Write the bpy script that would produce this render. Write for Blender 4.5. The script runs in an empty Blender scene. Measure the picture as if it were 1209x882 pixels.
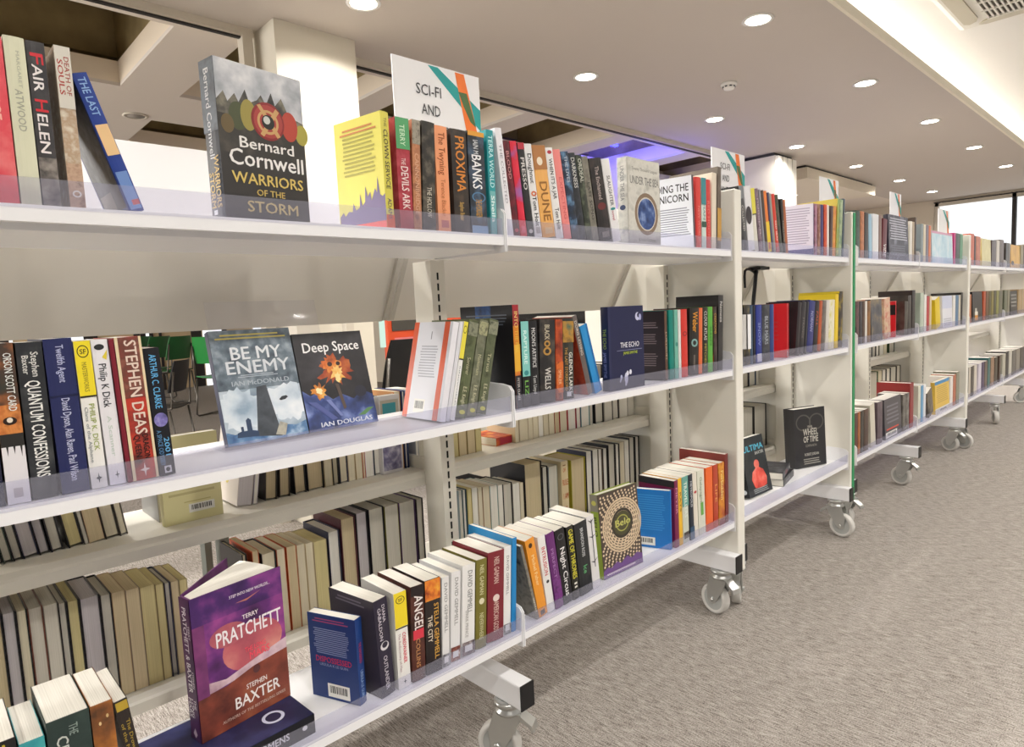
import bpy, math, random
from mathutils import Vector, Matrix
random.seed(7)
sc = bpy.context.scene
# ------------------------------------------------------------------ camera, world, lights, exposure
W, H, F = 1209, 882, 766.8
YAW, PITCH, ROLL = math.radians(43.415), math.radians(-5.506), math.radians(-2.6095)
CAM = Vector((0, -1, 1.03))
_cy, _sy, _cp, _sp = math.cos(YAW), math.sin(YAW), math.cos(PITCH), math.sin(PITCH)
FW = Vector((_sy*_cp, _cy*_cp, _sp)); _r = Vector((_cy, -_sy, 0)); _u = _r.cross(FW)
RT = math.cos(ROLL)*_r + math.sin(ROLL)*_u
UP = -math.sin(ROLL)*_r + math.cos(ROLL)*_u
cam = bpy.data.objects.new('camera', bpy.data.cameras.new('camera')); sc.collection.objects.link(cam)
cam.data.sensor_width = 36; cam.data.lens = F/W*36; cam.data.clip_start = .02; cam.data.clip_end = 200
cam.matrix_world = Matrix(((RT.x, UP.x, -FW.x, CAM.x), (RT.y, UP.y, -FW.y, CAM.y), (RT.z, UP.z, -FW.z, CAM.z), (0, 0, 0, 1)))
sc.camera = cam
world = bpy.data.worlds.new('daylight'); sc.world = world; world.use_nodes = True
world.node_tree.nodes['Background'].inputs[0].default_value = (1, .98, .95, 1)
WORLD_STRENGTH = 0.11
world.node_tree.nodes['Background'].inputs[1].default_value = WORLD_STRENGTH
DOWNLIGHT_W, DOWNLIGHT_EMIT = 14.5, 30.0
COVE_EMIT = 26.0
BLUE_W = 7.0
sc.view_settings.view_transform = 'Standard'; sc.view_settings.look = 'None'
sc.view_settings.gamma = 1; sc.view_settings.use_curve_mapping = False
sc.view_settings.exposure = 0.0
sc.cycles.use_denoising = True
sc.cycles.max_bounces = 8; sc.cycles.transparent_max_bounces = 24
sc.cycles.sample_clamp_indirect = 6

def big_area(name, loc, rot, sx, sy, power, col):
    d = bpy.data.lights.new(name, 'AREA'); d.shape = 'RECTANGLE'; d.size = sx; d.size_y = sy; d.energy = power; d.color = col
    o = bpy.data.objects.new(name, d); o.location = loc; o.rotation_euler = rot; sc.collection.objects.link(o); return o
# added fill lamps, no seen source: behind the camera and in the rear room
big_area('window_daylight', (3.0, -5.5, 2.0), (math.radians(78), 0, 0), 10, 2.6, 30, (1, .97, .93))
big_area('rear_room_fill', (-3.4, 5.6, 1.9), (0, math.radians(-80), 0), 2.4, 5.0, 420, (1, .97, .93))

# ------------------------------------------------------------------ helpers
def ray(px, py): return RT*((px-W/2)/F) - UP*((py-H/2)/F) + FW
def atY(px, py, Y): d = ray(px, py); return CAM + d*((Y-CAM.y)/d.y)
def atX(px, py, X): d = ray(px, py); return CAM + d*((X-CAM.x)/d.x)
def atZ(px, py, Z): d = ray(px, py); return CAM + d*((Z-CAM.z)/d.z)
def onLine(px, Y, Z):                        # X of the point of the line (Y, Z) seen in column px
    a = (px-W/2)/F; b = RT - FW*a
    return -(b.y*(Y-CAM.y) + b.z*(Z-CAM.z))/b.x + CAM.x
def lin(h):
    h = h.lstrip('#'); o = []
    for i in (0, 2, 4):
        c = int(h[i:i+2], 16)/255; o.append(c/12.92 if c <= .04045 else ((c+.055)/1.055)**2.4)
    return (o[0], o[1], o[2], 1)
MATS = {}
def new_mat(name):
    m = bpy.data.materials.new(name); m.use_nodes = True
    return m, m.node_tree.nodes, m.node_tree.links, m.node_tree.nodes['Principled BSDF']
def mat(spec, rough=.38):
    """'#rrggbb' plain printed card; 'n #a #b #c scale' mottled printed picture"""
    if spec in MATS: return MATS[spec]
    m, N, L, p = new_mat('print ' + spec)
    p.inputs['Roughness'].default_value = rough; p.inputs['Specular IOR Level'].default_value = .4
    if spec[0] == '#':
        p.inputs['Base Color'].default_value = lin(spec)
    else:
        t = spec.split(); cols = t[1:-1]; scl = float(t[-1])*3.2
        tc = N.new('ShaderNodeTexCoord'); oi = N.new('ShaderNodeObjectInfo'); nz = N.new('ShaderNodeTexNoise')
        nz.noise_dimensions = '4D'; nz.inputs['Scale'].default_value = scl; nz.inputs['Detail'].default_value = 4
        mu = N.new('ShaderNodeMath'); mu.operation = 'MULTIPLY'; mu.inputs[1].default_value = 40
        L.new(oi.outputs['Random'], mu.inputs[0]); L.new(mu.outputs[0], nz.inputs['W'])
        L.new(tc.outputs['Object'], nz.inputs['Vector'])
        cr = N.new('ShaderNodeValToRGB'); e = cr.color_ramp.elements
        while len(e) < len(cols): e.new(.5)
        for i, c in enumerate(cols):
            e[i].position = .3 + .4*i/(len(cols)-1); e[i].color = lin(c)
        L.new(nz.outputs['Fac'], cr.inputs[0]); L.new(cr.outputs[0], p.inputs['Base Color'])
    MATS[spec] = m; return m
def page_mat(hexc):
    k = 'pages' + hexc
    if k in MATS: return MATS[k]
    m, N, L, p = new_mat('paper ' + hexc); p.inputs['Roughness'].default_value = .85; p.inputs['Specular IOR Level'].default_value = .1
    tc = N.new('ShaderNodeTexCoord'); mp = N.new('ShaderNodeMapping'); mp.inputs['Scale'].default_value = (900, 6, 6)
    nz = N.new('ShaderNodeTexNoise'); nz.inputs['Scale'].default_value = 1; nz.inputs['Detail'].default_value = 2
    cr = N.new('ShaderNodeValToRGB'); c = lin(hexc)
    cr.color_ramp.elements[0].position = .3; cr.color_ramp.elements[1].position = .7
    cr.color_ramp.elements[0].color = (c[0]*.82, c[1]*.82, c[2]*.80, 1); cr.color_ramp.elements[1].color = c
    L.new(tc.outputs['Object'], mp.inputs[0]); L.new(mp.outputs[0], nz.inputs['Vector']); L.new(nz.outputs['Fac'], cr.inputs[0]); L.new(cr.outputs[0], p.inputs['Base Color'])
    MATS[k] = m; return m
def surf(name, hexc, rough=.5, metal=0, bump=0, bscale=50, var=0.0, spec=.5):
    if name in MATS: return MATS[name]
    m, N, L, p = new_mat(name); p.inputs['Roughness'].default_value = rough; p.inputs['Metallic'].default_value = metal
    p.inputs['Specular IOR Level'].default_value = spec
    p.inputs['Base Color'].default_value = lin(hexc)
    if var or bump:
        tc = N.new('ShaderNodeTexCoord'); nz = N.new('ShaderNodeTexNoise'); nz.inputs['Scale'].default_value = bscale; nz.inputs['Detail'].default_value = 5
        L.new(tc.outputs['Object'], nz.inputs['Vector'])
        if var:
            c = lin(hexc); cr = N.new('ShaderNodeValToRGB'); cr.color_ramp.elements[0].position = .3; cr.color_ramp.elements[1].position = .7
            cr.color_ramp.elements[0].color = tuple(x*(1-var) for x in c[:3])+(1,); cr.color_ramp.elements[1].color = tuple(min(1, x*(1+var)) for x in c[:3])+(1,)
            L.new(nz.outputs['Fac'], cr.inputs[0]); L.new(cr.outputs[0], p.inputs['Base Color'])
        if bump:
            b = N.new('ShaderNodeBump'); b.inputs['Strength'].default_value = bump; b.inputs['Distance'].default_value = .01
            L.new(nz.outputs['Fac'], b.inputs['Height']); L.new(b.outputs[0], p.inputs['Normal'])
    MATS[name] = m; return m
def emit(name, hexc, s):
    if name in MATS: return MATS[name]
    m = bpy.data.materials.new(name); m.use_nodes = True; N = m.node_tree.nodes; N.clear()
    e = N.new('ShaderNodeEmission'); o = N.new('ShaderNodeOutputMaterial'); e.inputs[0].default_value = lin(hexc); e.inputs[1].default_value = s
    m.node_tree.links.new(e.outputs[0], o.inputs[0]); MATS[name] = m; return m
def clear_mat(name, tint, haze, hazecol, rough=.05):
    if name in MATS: return MATS[name]
    m = bpy.data.materials.new(name); m.use_nodes = True; N = m.node_tree.nodes; L = m.node_tree.links; N.clear()
    o = N.new('ShaderNodeOutputMaterial'); t = N.new('ShaderNodeBsdfTransparent'); t.inputs[0].default_value = lin(tint)
    p = N.new('ShaderNodeBsdfPrincipled'); p.inputs['Base Color'].default_value = lin(hazecol); p.inputs['Roughness'].default_value = rough
    x = N.new('ShaderNodeMixShader'); x.inputs[0].default_value = haze
    L.new(t.outputs[0], x.inputs[1]); L.new(p.outputs[0], x.inputs[2]); L.new(x.outputs[0], o.inputs[0]); MATS[name] = m; return m

class MB:
    """collects faces of several materials into ONE mesh"""
    def __init__(s): s.v = []; s.f = []; s.m = []; s.mats = []; s.sm = []
    def mi(s, m):
        if m not in s.mats: s.mats.append(m)
        return s.mats.index(m)
    def face(s, pts, m, smooth=False):
        n = len(s.v); s.v += [tuple(p) for p in pts]; s.f.append(tuple(range(n, n+len(pts)))); s.m.append(s.mi(m)); s.sm.append(smooth)
    def grid(s, rings, m, smooth=True, closed=True, cap=True):
        n = len(s.v); k = len(rings[0]); i = s.mi(m)
        for r in rings: s.v += [tuple(p) for p in r]
        for a in range(len(rings)-1):
            for b in range(k if closed else k-1):
                c = (b+1) % k
                s.f.append((n+a*k+b, n+a*k+c, n+(a+1)*k+c, n+(a+1)*k+b)); s.m.append(i); s.sm.append(smooth)
        if cap and closed:
            s.f.append(tuple(n+j for j in reversed(range(k)))); s.m.append(i); s.sm.append(False)
            e = n+(len(rings)-1)*k
            s.f.append(tuple(e+j for j in range(k))); s.m.append(i); s.sm.append(False)
    def box(s, x0, x1, y0, y1, z0, z1, m):
        s.grid([[(x0, y0, z0), (x1, y0, z0), (x1, y1, z0), (x0, y1, z0)], [(x0, y0, z1), (x1, y0, z1), (x1, y1, z1), (x0, y1, z1)]], m, False)
    def prism(s, prof, axis, a, b, m, smooth=False):
        """profile of 2-D points swept along axis from a to b"""
        def P(p, t): return {'x': (t, p[0], p[1]), 'y': (p[0], t, p[1]), 'z': (p[0], p[1], t)}[axis]
        s.grid([[P(p, a) for p in prof], [P(p, b) for p in prof]], m, smooth)
    def tube(s, pts, r, m, n=8):
        pts = [Vector(p) for p in pts]; rings = []
        for i, p in enumerate(pts):
            d = (pts[min(i+1, len(pts)-1)] - pts[max(i-1, 0)]).normalized()
            a = d.orthogonal().normalized() if i == 0 else (a - d*a.dot(d)).normalized()
            b = d.cross(a)
            rings.append([p + a*math.cos(2*math.pi*j/n)*r + b*math.sin(2*math.pi*j/n)*r for j in range(n)])
        s.grid(rings, m)
    def lathe(s, prof, m, c=(0, 0, 0), ax=(0, 0, 1), n=24):
        ax = Vector(ax).normalized(); a = ax.orthogonal().normalized(); b = ax.cross(a); c = Vector(c)
        s.grid([[c + ax*h + (a*math.cos(2*math.pi*j/n) + b*math.sin(2*math.pi*j/n))*max(r, 1e-4) for j in range(n)] for r, h in prof], m)
    def build(s, name, parent=None, loc=None, bevel=0):
        me = bpy.data.meshes.new(name); me.from_pydata(s.v, [], s.f)
        for m in s.mats: me.materials.append(m)
        me.polygons.foreach_set('material_index', s.m); me.polygons.foreach_set('use_smooth', s.sm); me.update()
        o = bpy.data.objects.new(name, me); sc.collection.objects.link(o)
        if parent: o.parent = parent
        if loc: o.location = loc
        if bevel:
            b = o.modifiers.new('bevel', 'BEVEL'); b.width = bevel; b.segments = 2; b.limit_method = 'ANGLE'
        return o
def tag(o, label=None, cat=None, group=None, kind=None):
    if label: o['label'] = label
    if cat: o['category'] = cat
    if group: o['group'] = group
    if kind: o['kind'] = kind
    return o
def empty(name, loc, rz=0):
    o = bpy.data.objects.new(name, None); o.location = loc; o.rotation_euler.z = rz; o.empty_display_size = .05; sc.collection.objects.link(o); return o
def copy_tree(o, parent=None):
    c = o.copy(); sc.collection.objects.link(c)
    if parent: c.parent = parent
    for ch in list(o.children): copy_tree(ch, c)
    return c

# ------------------------------------------------------------------ lettering: each glyph once, as flat filled outlines
GL = {}
def load_glyphs():
    chars = [chr(c) for c in range(33, 127)] + ['é']
    obs = []
    for bold in (0,):
        for ch in ['||', '| |'] + chars:
            for body in ((ch,) if len(ch) > 1 else (ch, '|'+ch+'|')):
                c = bpy.data.curves.new('g', 'FONT'); c.body = body; c.size = 1; c.resolution_u = 2; c.fill_mode = 'FRONT'
                o = bpy.data.objects.new('g', c); sc.collection.objects.link(o); obs.append((bold, ch, body, o))
    bpy.context.view_layer.update()
    dg = bpy.context.evaluated_depsgraph_get(); ext = {}
    for bold, ch, body, o in obs:
        e = o.evaluated_get(dg); me = e.to_mesh()
        vs = [(v.co.x, v.co.y) for v in me.vertices]; fs = [tuple(p.vertices) for p in me.polygons]
        e.to_mesh_clear()
        if len(body) == len(ch) == 1: GL[bold, ch] = [vs, fs, 0]
        if body[0] == '|' and len(body) > 1: ext[bold, ch] = max(v[0] for v in vs)
    for (bold, ch), x in ext.items():
        if (bold, ch) in GL: GL[bold, ch][2] = x - ext[bold, '||']
    for b in (0,): GL[b, ' '] = [[], [], ext[b, '| |'] - ext[b, '||']]
    for _, _, _, o in obs:
        c = o.data; bpy.data.objects.remove(o); bpy.data.curves.remove(c)
load_glyphs()
CAPH = max(v[1] for v in GL[0, 'H'][0])
def put_text(mb, s, a0, a1, b0, b1, P, m, sh=0):
    """letters of s between a0..a1 along the line and b0 (baseline)..b1 (cap height); P maps (a, b) to a point"""
    w = sum(GL[0, c][2] for c in s) or 1; k = (a1-a0)/w; kb = (b1-b0)/CAPH; x = 0
    for c in s:
        vs, fs, adv = GL[0, c]; i = mb.mi(m)
        n = len(mb.v); mb.v += [tuple(P(a0+(x+v[0]+sh)*k, b0+(v[1]+sh*.7)*kb)) for v in vs]
        for f in fs: mb.f.append(tuple(n+j for j in f)); mb.m.append(i); mb.sm.append(False)
        x += adv

# ------------------------------------------------------------------ books
PAGE = {'w': '#f4f0e6', 'c': '#e6dcc2', 't': '#d9c8a4', 'g': '#d6d1c4', 'y': '#ddd09c', 'l': '#cfc9cc'}
BOOKS = []
def decorate(mb, decor, T, Wd, Hb):
    e = .00025; step = min(.00006, .003/max(1, sum(d[0] != 'cd' or len(decor) < 100 for d in decor)))
    for d in decor:
        k, op = d[0][0], d[0][1:]
        def P(u, v, e=e):
            if k == 'c': return (T+e, u*Wd, v*Hb)
            if k == 'k': return (-e, (1-u)*Wd, v*Hb)
            return (u*T, -e, v*Hb)
        if op == 'r':                                   # rectangle u0 u1 v0 v1
            _, u0, u1, v0, v1, m = d; mb.face([P(u0, v0), P(u1, v0), P(u1, v1), P(u0, v1)], mat(m))
        elif op == 'd':                                 # ellipse u v ru rv
            _, u, v, ru, rv, m = d; mb.face([P(u+ru*math.cos(t*math.pi/12), v+rv*math.sin(t*math.pi/12)) for t in range(24)], mat(m))
        elif op == 'g':                                 # ring u v ru rv frac
            _, u, v, ru, rv, fr, m = d
            for t in range(24):
                a, b = t*math.pi/12, (t+1)*math.pi/12
                q = lambda ang, s: P(u+ru*s*math.cos(ang), v+rv*s*math.sin(ang))
                mb.face([q(a, fr), q(a, 1), q(b, 1), q(b, fr)], mat(m))
        elif op == 'p':
            mb.face([P(*q) for q in d[1]], mat(d[2]))
        elif op == 't':                                 # straight text  text u0 u1 v0 v1 colour
            _, s, u0, u1, v0, v1, m = d; [put_text(mb, s, u0, u1, v0, v1, lambda a, b: P(a, b, e+l), mat(m), h) for l, h in ((0, -.014), (.00003, .014))]   # heavier strokes: printed twice, a hair apart
        elif op == 'l':                                 # spine text reading downwards: text f0 f1 (from the top) x0 x1 colour
            _, s, f0, f1, x0, x1, m = d
            [put_text(mb, s, f0, f1, x0, x1, lambda a, b: P(b, 1-a, e+l), mat(m), h) for l, h in ((0, -.014), (.00003, .014))]
        elif op == 'q':                                 # lines of small print  u0 u1 v0 v1 n colour
            _, u0, u1, v0, v1, n, m = d
            R = random.Random(n)
            for i in range(n):
                v = v1-(v1-v0)*(i+.5)/n; h = (v1-v0)/n*.22; x = u0 + (u1-u0)*R.uniform(0, .08); xe = u1-(u1-u0)*R.uniform(0, .12)
                mb.face([P(x, v-h), P(xe, v-h), P(xe, v+h), P(x, v+h)], mat(m))
        elif op == 'b':                                 # bar code sticker u0 u1 v0 v1
            _, u0, u1, v0, v1 = d; mb.face([P(u0, v0), P(u1, v0), P(u1, v1), P(u0, v1)], mat('#efeee8')); e += .00004
            R = random.Random(3); x = u0+.1*(u1-u0)
            while x < u1-.12*(u1-u0):
                w = (u1-u0)*R.choice((.02, .03, .045)); a, b = v0+.3*(v1-v0), v1-.15*(v1-v0)
                mb.face([P(x, a, e), P(x+w, a, e), P(x+w, b, e), P(x, b, e)], mat('#222222')); x += w+(u1-u0)*R.choice((.02, .035))
        if not (d[0] == 'cd' and len(decor) >= 100 and d[3] < .03): e += step
def book(name, M, T, Wd, Hb, cover, page='w', decor=(), hard=False, label='', loc='', group=None, spread=0, cat='book', thick=True):
    root = empty(name, (0, 0, 0)); M = Matrix.Translation((0, 0, .0004)) @ M; root.matrix_world = M
    b = (.0024 if thick else .0016) if hard else .0009; b = min(b, T*.2)
    ins = .003 if hard else .0006
    cm = mat(cover)
    mb = MB(); bu = min(.0015, T*.06)
    front = [(0, bu), (T*.25, bu*.25), (T*.5, 0), (T*.75, bu*.25), (T, bu)]
    if not spread:
        prof = front + [(T, Wd), (T-b, Wd), (T-b, b+bu), (b, b+bu), (b, Wd), (0, Wd)]
        # concave section: build as three closed pieces sharing one mesh
        mb.prism(front+[(T, b+bu), (0, b+bu)], 'z', 0, Hb, cm)
        mb.prism([(0, b+bu), (b, b+bu), (b, Wd), (0, Wd)], 'z', 0, Hb, cm)
        mb.prism([(T-b, b+bu), (T, b+bu), (T, Wd), (T-b, Wd)], 'z', 0, Hb, cm)
        pg = MB(); pg.box(b, T-b, b+bu, Wd-ins*1.4, ins, Hb-ins, page_mat(PAGE[page]))
    else:                                                # standing half open: pages fanned between the boards
        mb.prism(front+[(T, b+bu), (0, b+bu)], 'z', 0, Hb, cm)
        mb.prism([(T-b, b+bu), (T, b+bu), (T, Wd), (T-b, Wd)], 'z', 0, Hb, cm)
        s, c = math.sin(spread), math.cos(spread)
        q = lambda x, y: (x*c - y*s, x*s + y*c)
        mb.prism([q(0, b+bu), q(b, b+bu), q(b, Wd), q(0, Wd)], 'z', 0, Hb, cm)
        pg = MB(); s2, c2 = math.sin(spread*.72), math.cos(spread*.72); R = Wd-ins*1.4
        arc = [(T-b, R)] + [(-R*math.sin(spread*.72*i/5)+(T-b)*(1-i/5)+b*i/5, R*math.cos(spread*.72*i/5)) for i in range(1, 6)]
        pg.prism([(b, b+bu), (T-b, b+bu)] + arc, 'z', ins, Hb-ins, page_mat(PAGE[page]))
    decorate(mb, decor, T, Wd, Hb)
    mb.build('cover', root); pg.build('page_block', root)
    tag(root, label, cat, group); root['_loc'] = loc; BOOKS.append(root); return root
def pose(x, y, z, yaw=0, lean=0, T=0, back=0):
    """origin at the spine's lower left corner; lean > 0 tips the top to the right, and the right corner keeps the shelf"""
    p = Vector((x, y, z+.0005))
    if lean > 0: p.z += T*math.sin(lean)
    return Matrix.Translation(p) @ Matrix.Rotation(yaw, 4, 'Z') @ Matrix.Rotation(back, 4, 'X') @ Matrix.Rotation(lean, 4, 'Y')
STOPS = [.945, 1.907, 1.955, 2.894, 2.94, 3.885, 4.899, 4.945, 6.10]       # shelf ends: no book may cross them
def clear_of(X0, X1, pad=0):
    for s in STOPS:
        if X0 < s+.0045+pad and X1 > s-.0085-pad:
            if (X0+X1)/2 < s-.002: X1 = s-.0085-pad; X0 = min(X0, X1-.008)
            else: X0 = s+.0045+pad; X1 = max(X1, X0+.008)
    return X0, X1
def row(z, Yf, entries, loc, group, prev=None, depth=None, page='w'):
    """upright books in a row, spines to the front. entry: xbl, xbr (photo columns of the spine's foot), (xtl, ytl) of its top left, cover, description, decor, options"""
    for en in entries:
        xbl, xbr, top, cover, desc = en[:5]; decor = en[5] if len(en) > 5 else (); op = en[6] if len(en) > 6 else {}
        X0 = onLine(xbl, Yf, z) if xbl is not None else None; t = atY(top[0], top[1], Yf)
        if X0 is None: X0 = t.x; X1 = X0 + (onLine(xbr, Yf, t.z)-X0)
        else: X1 = onLine(xbr, Yf, z)
        if prev and X0 < prev[0]+.0006: X0 = prev[0]+.0006
        if X1-X0 < .006: X1 = X0+.006
        X0, X1 = clear_of(X0, X1)
        Hh = op.get('h') or (t.z-z); dx = t.x-X0; lean = math.atan2(dx, t.z-z) if xbl is not None else 0
        if abs(lean) < .035: lean = 0
        Hb = Hh if op.get('h') else Hh/math.cos(lean)
        if prev:
            h = min(prev[2], Hh)*.98; lim = math.atan2(prev[0]+h*math.tan(prev[1])-X0, h)
            if lean < lim: lean = lim+.003
        T = (X1-X0)*math.cos(lean); Tg = T-.0006
        ox = X0 if lean <= 0 else X1-T*math.cos(lean)
        Wd = op.get('w') or depth or min(.165, Hb*random.uniform(.61, .66))
        yaw = op.get('yaw', 0)
        book('book', pose(ox, Yf+op.get('dy', random.uniform(0, .003)), z, yaw, lean, Tg), Tg, Wd, Hb, cover, op.get('page', page), decor, op.get('hard', Hb > .222), desc, loc, group)
        prev = (X1, lean, Hh)
    return prev
def lab(c): return ('sr', .2, .8, .04, .11, c)     # small publisher panel at the foot of a spine

# ------------------------------------------------------------------ the setting
def structure(o): o['kind'] = 'structure'; return o
ZC, ZR = 2.43, 2.68                          # lower ceiling, raised ceiling
def carpet():
    m, N, L, p = new_mat('carpet'); p.inputs['Roughness'].default_value = .95; p.inputs['Specular IOR Level'].default_value = .05
    tc = N.new('ShaderNodeTexCoord'); mp = N.new('ShaderNodeMapping'); mp.inputs['Scale'].default_value = (300, 26, 1)
    mp.inputs['Rotation'].default_value = (0, 0, math.radians(6))
    n1 = N.new('ShaderNodeTexNoise'); n1.inputs['Scale'].default_value = 1; n1.inputs['Detail'].default_value = 6; n1.inputs['Roughness'].default_value = .7
    n2 = N.new('ShaderNodeTexNoise'); n2.inputs['Scale'].default_value = 330; n2.inputs['Detail'].default_value = 3
    L.new(tc.outputs['Object'], mp.inputs[0]); L.new(mp.outputs[0], n1.inputs['Vector']); L.new(tc.outputs['Object'], n2.inputs['Vector'])
    mx = N.new('ShaderNodeMix'); mx.data_type = 'FLOAT'; mx.inputs[0].default_value = .42
    L.new(n1.outputs['Fac'], mx.inputs[2]); L.new(n2.outputs['Fac'], mx.inputs[3])
    cr = N.new('ShaderNodeValToRGB'); e = cr.color_ramp.elements; e.new(.5)
    e[0].position, e[1].position, e[2].position = .39, .49, .62
    e[0].color, e[1].color, e[2].color = lin('#57504a'), lin('#9a938c'), lin('#c4beb7')
    L.new(mx.outputs[0], cr.inputs[0]); L.new(cr.outputs[0], p.inputs['Base Color'])
    b = N.new('ShaderNodeBump'); b.inputs['Strength'].default_value = .5; b.inputs['Distance'].default_value = .004
    L.new(mx.outputs[0], b.inputs['Height']); L.new(b.outputs[0], p.inputs['Normal']); return m
M_WHITE = surf('white powder coated steel', '#f1f1f3', .35, spec=.35)
M_WHITE2 = surf('white powder coated upright', '#e2ded2', .4, spec=.35)
M_BLACK = surf('black plastic', '#141316', .45)
M_CHROME = surf('zinc plated steel', '#c8c9c6', .3, .85)
M_GREY = surf('grey caster tread', '#cfccc6', .55)
M_HUB = surf('grey nylon hub', '#a9aaa6', .5)
M_SLOT = surf('slot shadow', '#0a0a0a', .9)
M_GREEN = surf('green tape', '#149157', .45)
M_CLEAR = clear_mat('clear acrylic strip', '#f4f4fa', .13, '#d2d2de', .12)
M_STAND = clear_mat('clear acrylic stand', '#fafafc', .025, '#e0e0ea', .05)
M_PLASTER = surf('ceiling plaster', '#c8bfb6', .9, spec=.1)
M_PLASTER2 = surf('rear ceiling plaster', '#ddd3c8', .9, spec=.1)
M_RAISED = surf('white cove ceiling', '#f1efe9', .9, spec=.1)
M_CONC = surf('board marked concrete', '#a8966e', .95, var=.18, bscale=6, bump=.2, spec=.1)
M_WALL = surf('cream wall paint', '#e2d8c6', .85, spec=.15)
M_COL = surf('white column paint', '#ddd6c6', .8, spec=.15)
M_TRIM = surf('ivory aluminium frame', '#cfc6b6', .45)
M_DARK = surf('dark bronze frame and gap shade', '#241f1e', .5)
M_PANEL = surf('white laminate', '#f4f4f6', .4)
M_SKY = emit('bright overcast daylight', '#fbfdff', 1.25)

b = MB(); b.box(-5, 13, -6, 11, -.05, 0, carpet()); structure(b.build('floor'))
# lower ceiling over the shelves, with its cove lip
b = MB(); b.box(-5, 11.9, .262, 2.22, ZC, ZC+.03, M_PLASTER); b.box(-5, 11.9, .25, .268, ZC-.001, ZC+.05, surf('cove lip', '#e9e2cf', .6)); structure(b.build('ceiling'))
b = MB(); b.box(-5, 11.9, -6, .95, ZR, ZR+.03, M_RAISED); b.box(-5, 11.9, .92, .95, ZC+.03, ZR, M_RAISED); structure(b.build('ceiling_raised'))
b = MB(); b.box(-4.8, 11.8, .50, .53, ZC+.03, ZC+.05, emit('cove light', '#fff8ee', COVE_EMIT)); tag(b.build('cove_light_strip'), 'long warm white cove light strip hidden above the lower ceiling edge', 'cove light')
# coffered ceiling beyond the glazing
b = MB(); hx = [(-2.2, -1.3), (-1.05, -.15), (.12, 1.1), (1.42, 2.34), (2.55, 3.42), (3.66, 4.48), (4.72, 5.55), (5.8, 6.7), (7, 8)]
hy = [(2.36, 3.36), (3.95, 4.75), (5.3, 6.3), (6.9, 7.9)]
xs = [-5]+[x for p in hx for x in p]+[11.9]; ys = [2.22]+[y for p in hy for y in p]+[11]
for i in range(len(xs)-1):
    for j in range(len(ys)-1):
        if i % 2 == 1 and j % 2 == 1: continue
        b.box(xs[i], xs[i+1], ys[j], ys[j+1], ZC, ZC+.02, M_PLASTER2)
M_LIP = surf('coffer lip plaster', '#eadbc6', .9, spec=.1)
for x0, x1 in hx:
    for y0, y1 in hy:
        for q in ((x0-.015, x0, y0, y1), (x1, x1+.015, y0, y1), (x0, x1, y0-.015, y0), (x0, x1, y1, y1+.015)): b.box(*q, ZC+.02, ZC+.14, M_LIP)
structure(b.build('ceiling_rear'))
b = MB(); b.box(-5, 11.9, 2.3, 11, 3.15, 3.2, M_CONC)
for x0, x1 in zip([h[1] for h in hx][:-1], [h[0] for h in hx][1:]): b.box(x0+.05, x1-.05, 2.3, 11, 2.58, 3.15, M_CONC)
for y in (2.75, 3.56, 5.0, 6.5): b.box(-5, 11.9, y, y+.16, 2.66, 3.15, M_CONC)
structure(b.build('ceiling_concrete'))
# glazing head and column line
b = MB(); b.box(-5, 1.40, 2.18, 2.24, ZC-.035, ZC, M_TRIM); b.box(1.86, 6.28, 2.18, 2.24, ZC-.035, ZC, M_TRIM)
b.box(-5, 1.40, 2.20, 2.222, ZC-.043, ZC-.034, M_DARK); b.box(1.86, 6.28, 2.2, 2.222, ZC-.043, ZC-.034, M_DARK)
b.box(1.345, 1.395, 2.18, 2.24, 0, ZC-.035, M_TRIM); structure(b.build('trim_1'))
b = MB(); b.box(1.42, 1.845, 2.0, 2.42, 0, ZC, M_COL); structure(b.build('column'))
b = MB(); b.box(6.29, 6.72, 1.84, 2.3, 0, ZC-.03, M_COL); b.box(6.31, 6.70, 1.86, 2.28, ZC-.03, ZC, M_DARK)  # dark block on top stands for the shade in the shadow gap
for k in range(4): b.box(6.30+k*.108, 6.385+k*.108, 1.815, 1.84, .1, ZC-.035, surf('white batten', '#fbf8ee', .5))
for k in range(4): b.box(6.385+k*.108, 6.408+k*.108, 1.825, 1.84, .1, ZC-.035, M_DARK)
structure(b.build('column_far'))
b = MB(); b.box(7.18, 9.3, 1.9, 3.1, ZC-.14, ZC-.025, M_WALL); b.box(7.2, 9.28, 1.93, 3.07, ZC-.025, ZC, M_DARK); structure(b.build('trim_2'))  # dark inner block paints the shadow gap under the ceiling
# far wall with its windows
b = MB(); XW = 11.85
b.box(XW, XW+.1, 1.86, 11, 0, ZC, M_WALL); b.box(XW, XW+.1, -6, 1.86, 0, 1.15, M_WALL); b.box(XW, XW+.1, -6, 1.86, ZC-.05, ZR, M_WALL); structure(b.build('wall_far'))
b = MB()
for y in (1.82, .86, -.1, -1.1, -2.1): b.box(XW-.03, XW+.05, y-.025, y+.025, 1.15, ZC-.05, M_DARK if y < 1.5 else M_TRIM)
b.box(XW-.03, XW+.05, -6, 1.86, ZC-.10, ZC-.05, M_TRIM); b.box(XW-.032, XW+.05, -6, 1.86, ZC-.05, ZC-.035, M_DARK); b.box(XW-.03, XW+.05, -6, 1.86, 1.15, 1.2, M_TRIM); b.box(XW-.02, XW+.05, -6, 1.86, 1.62, 1.645, M_TRIM)
structure(b.build('window_1'))
b = MB(); b.box(XW+.3, XW+.32, -6, 2.2, .9, 2.7, M_SKY); structure(b.build('window_1_daylight'))
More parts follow.
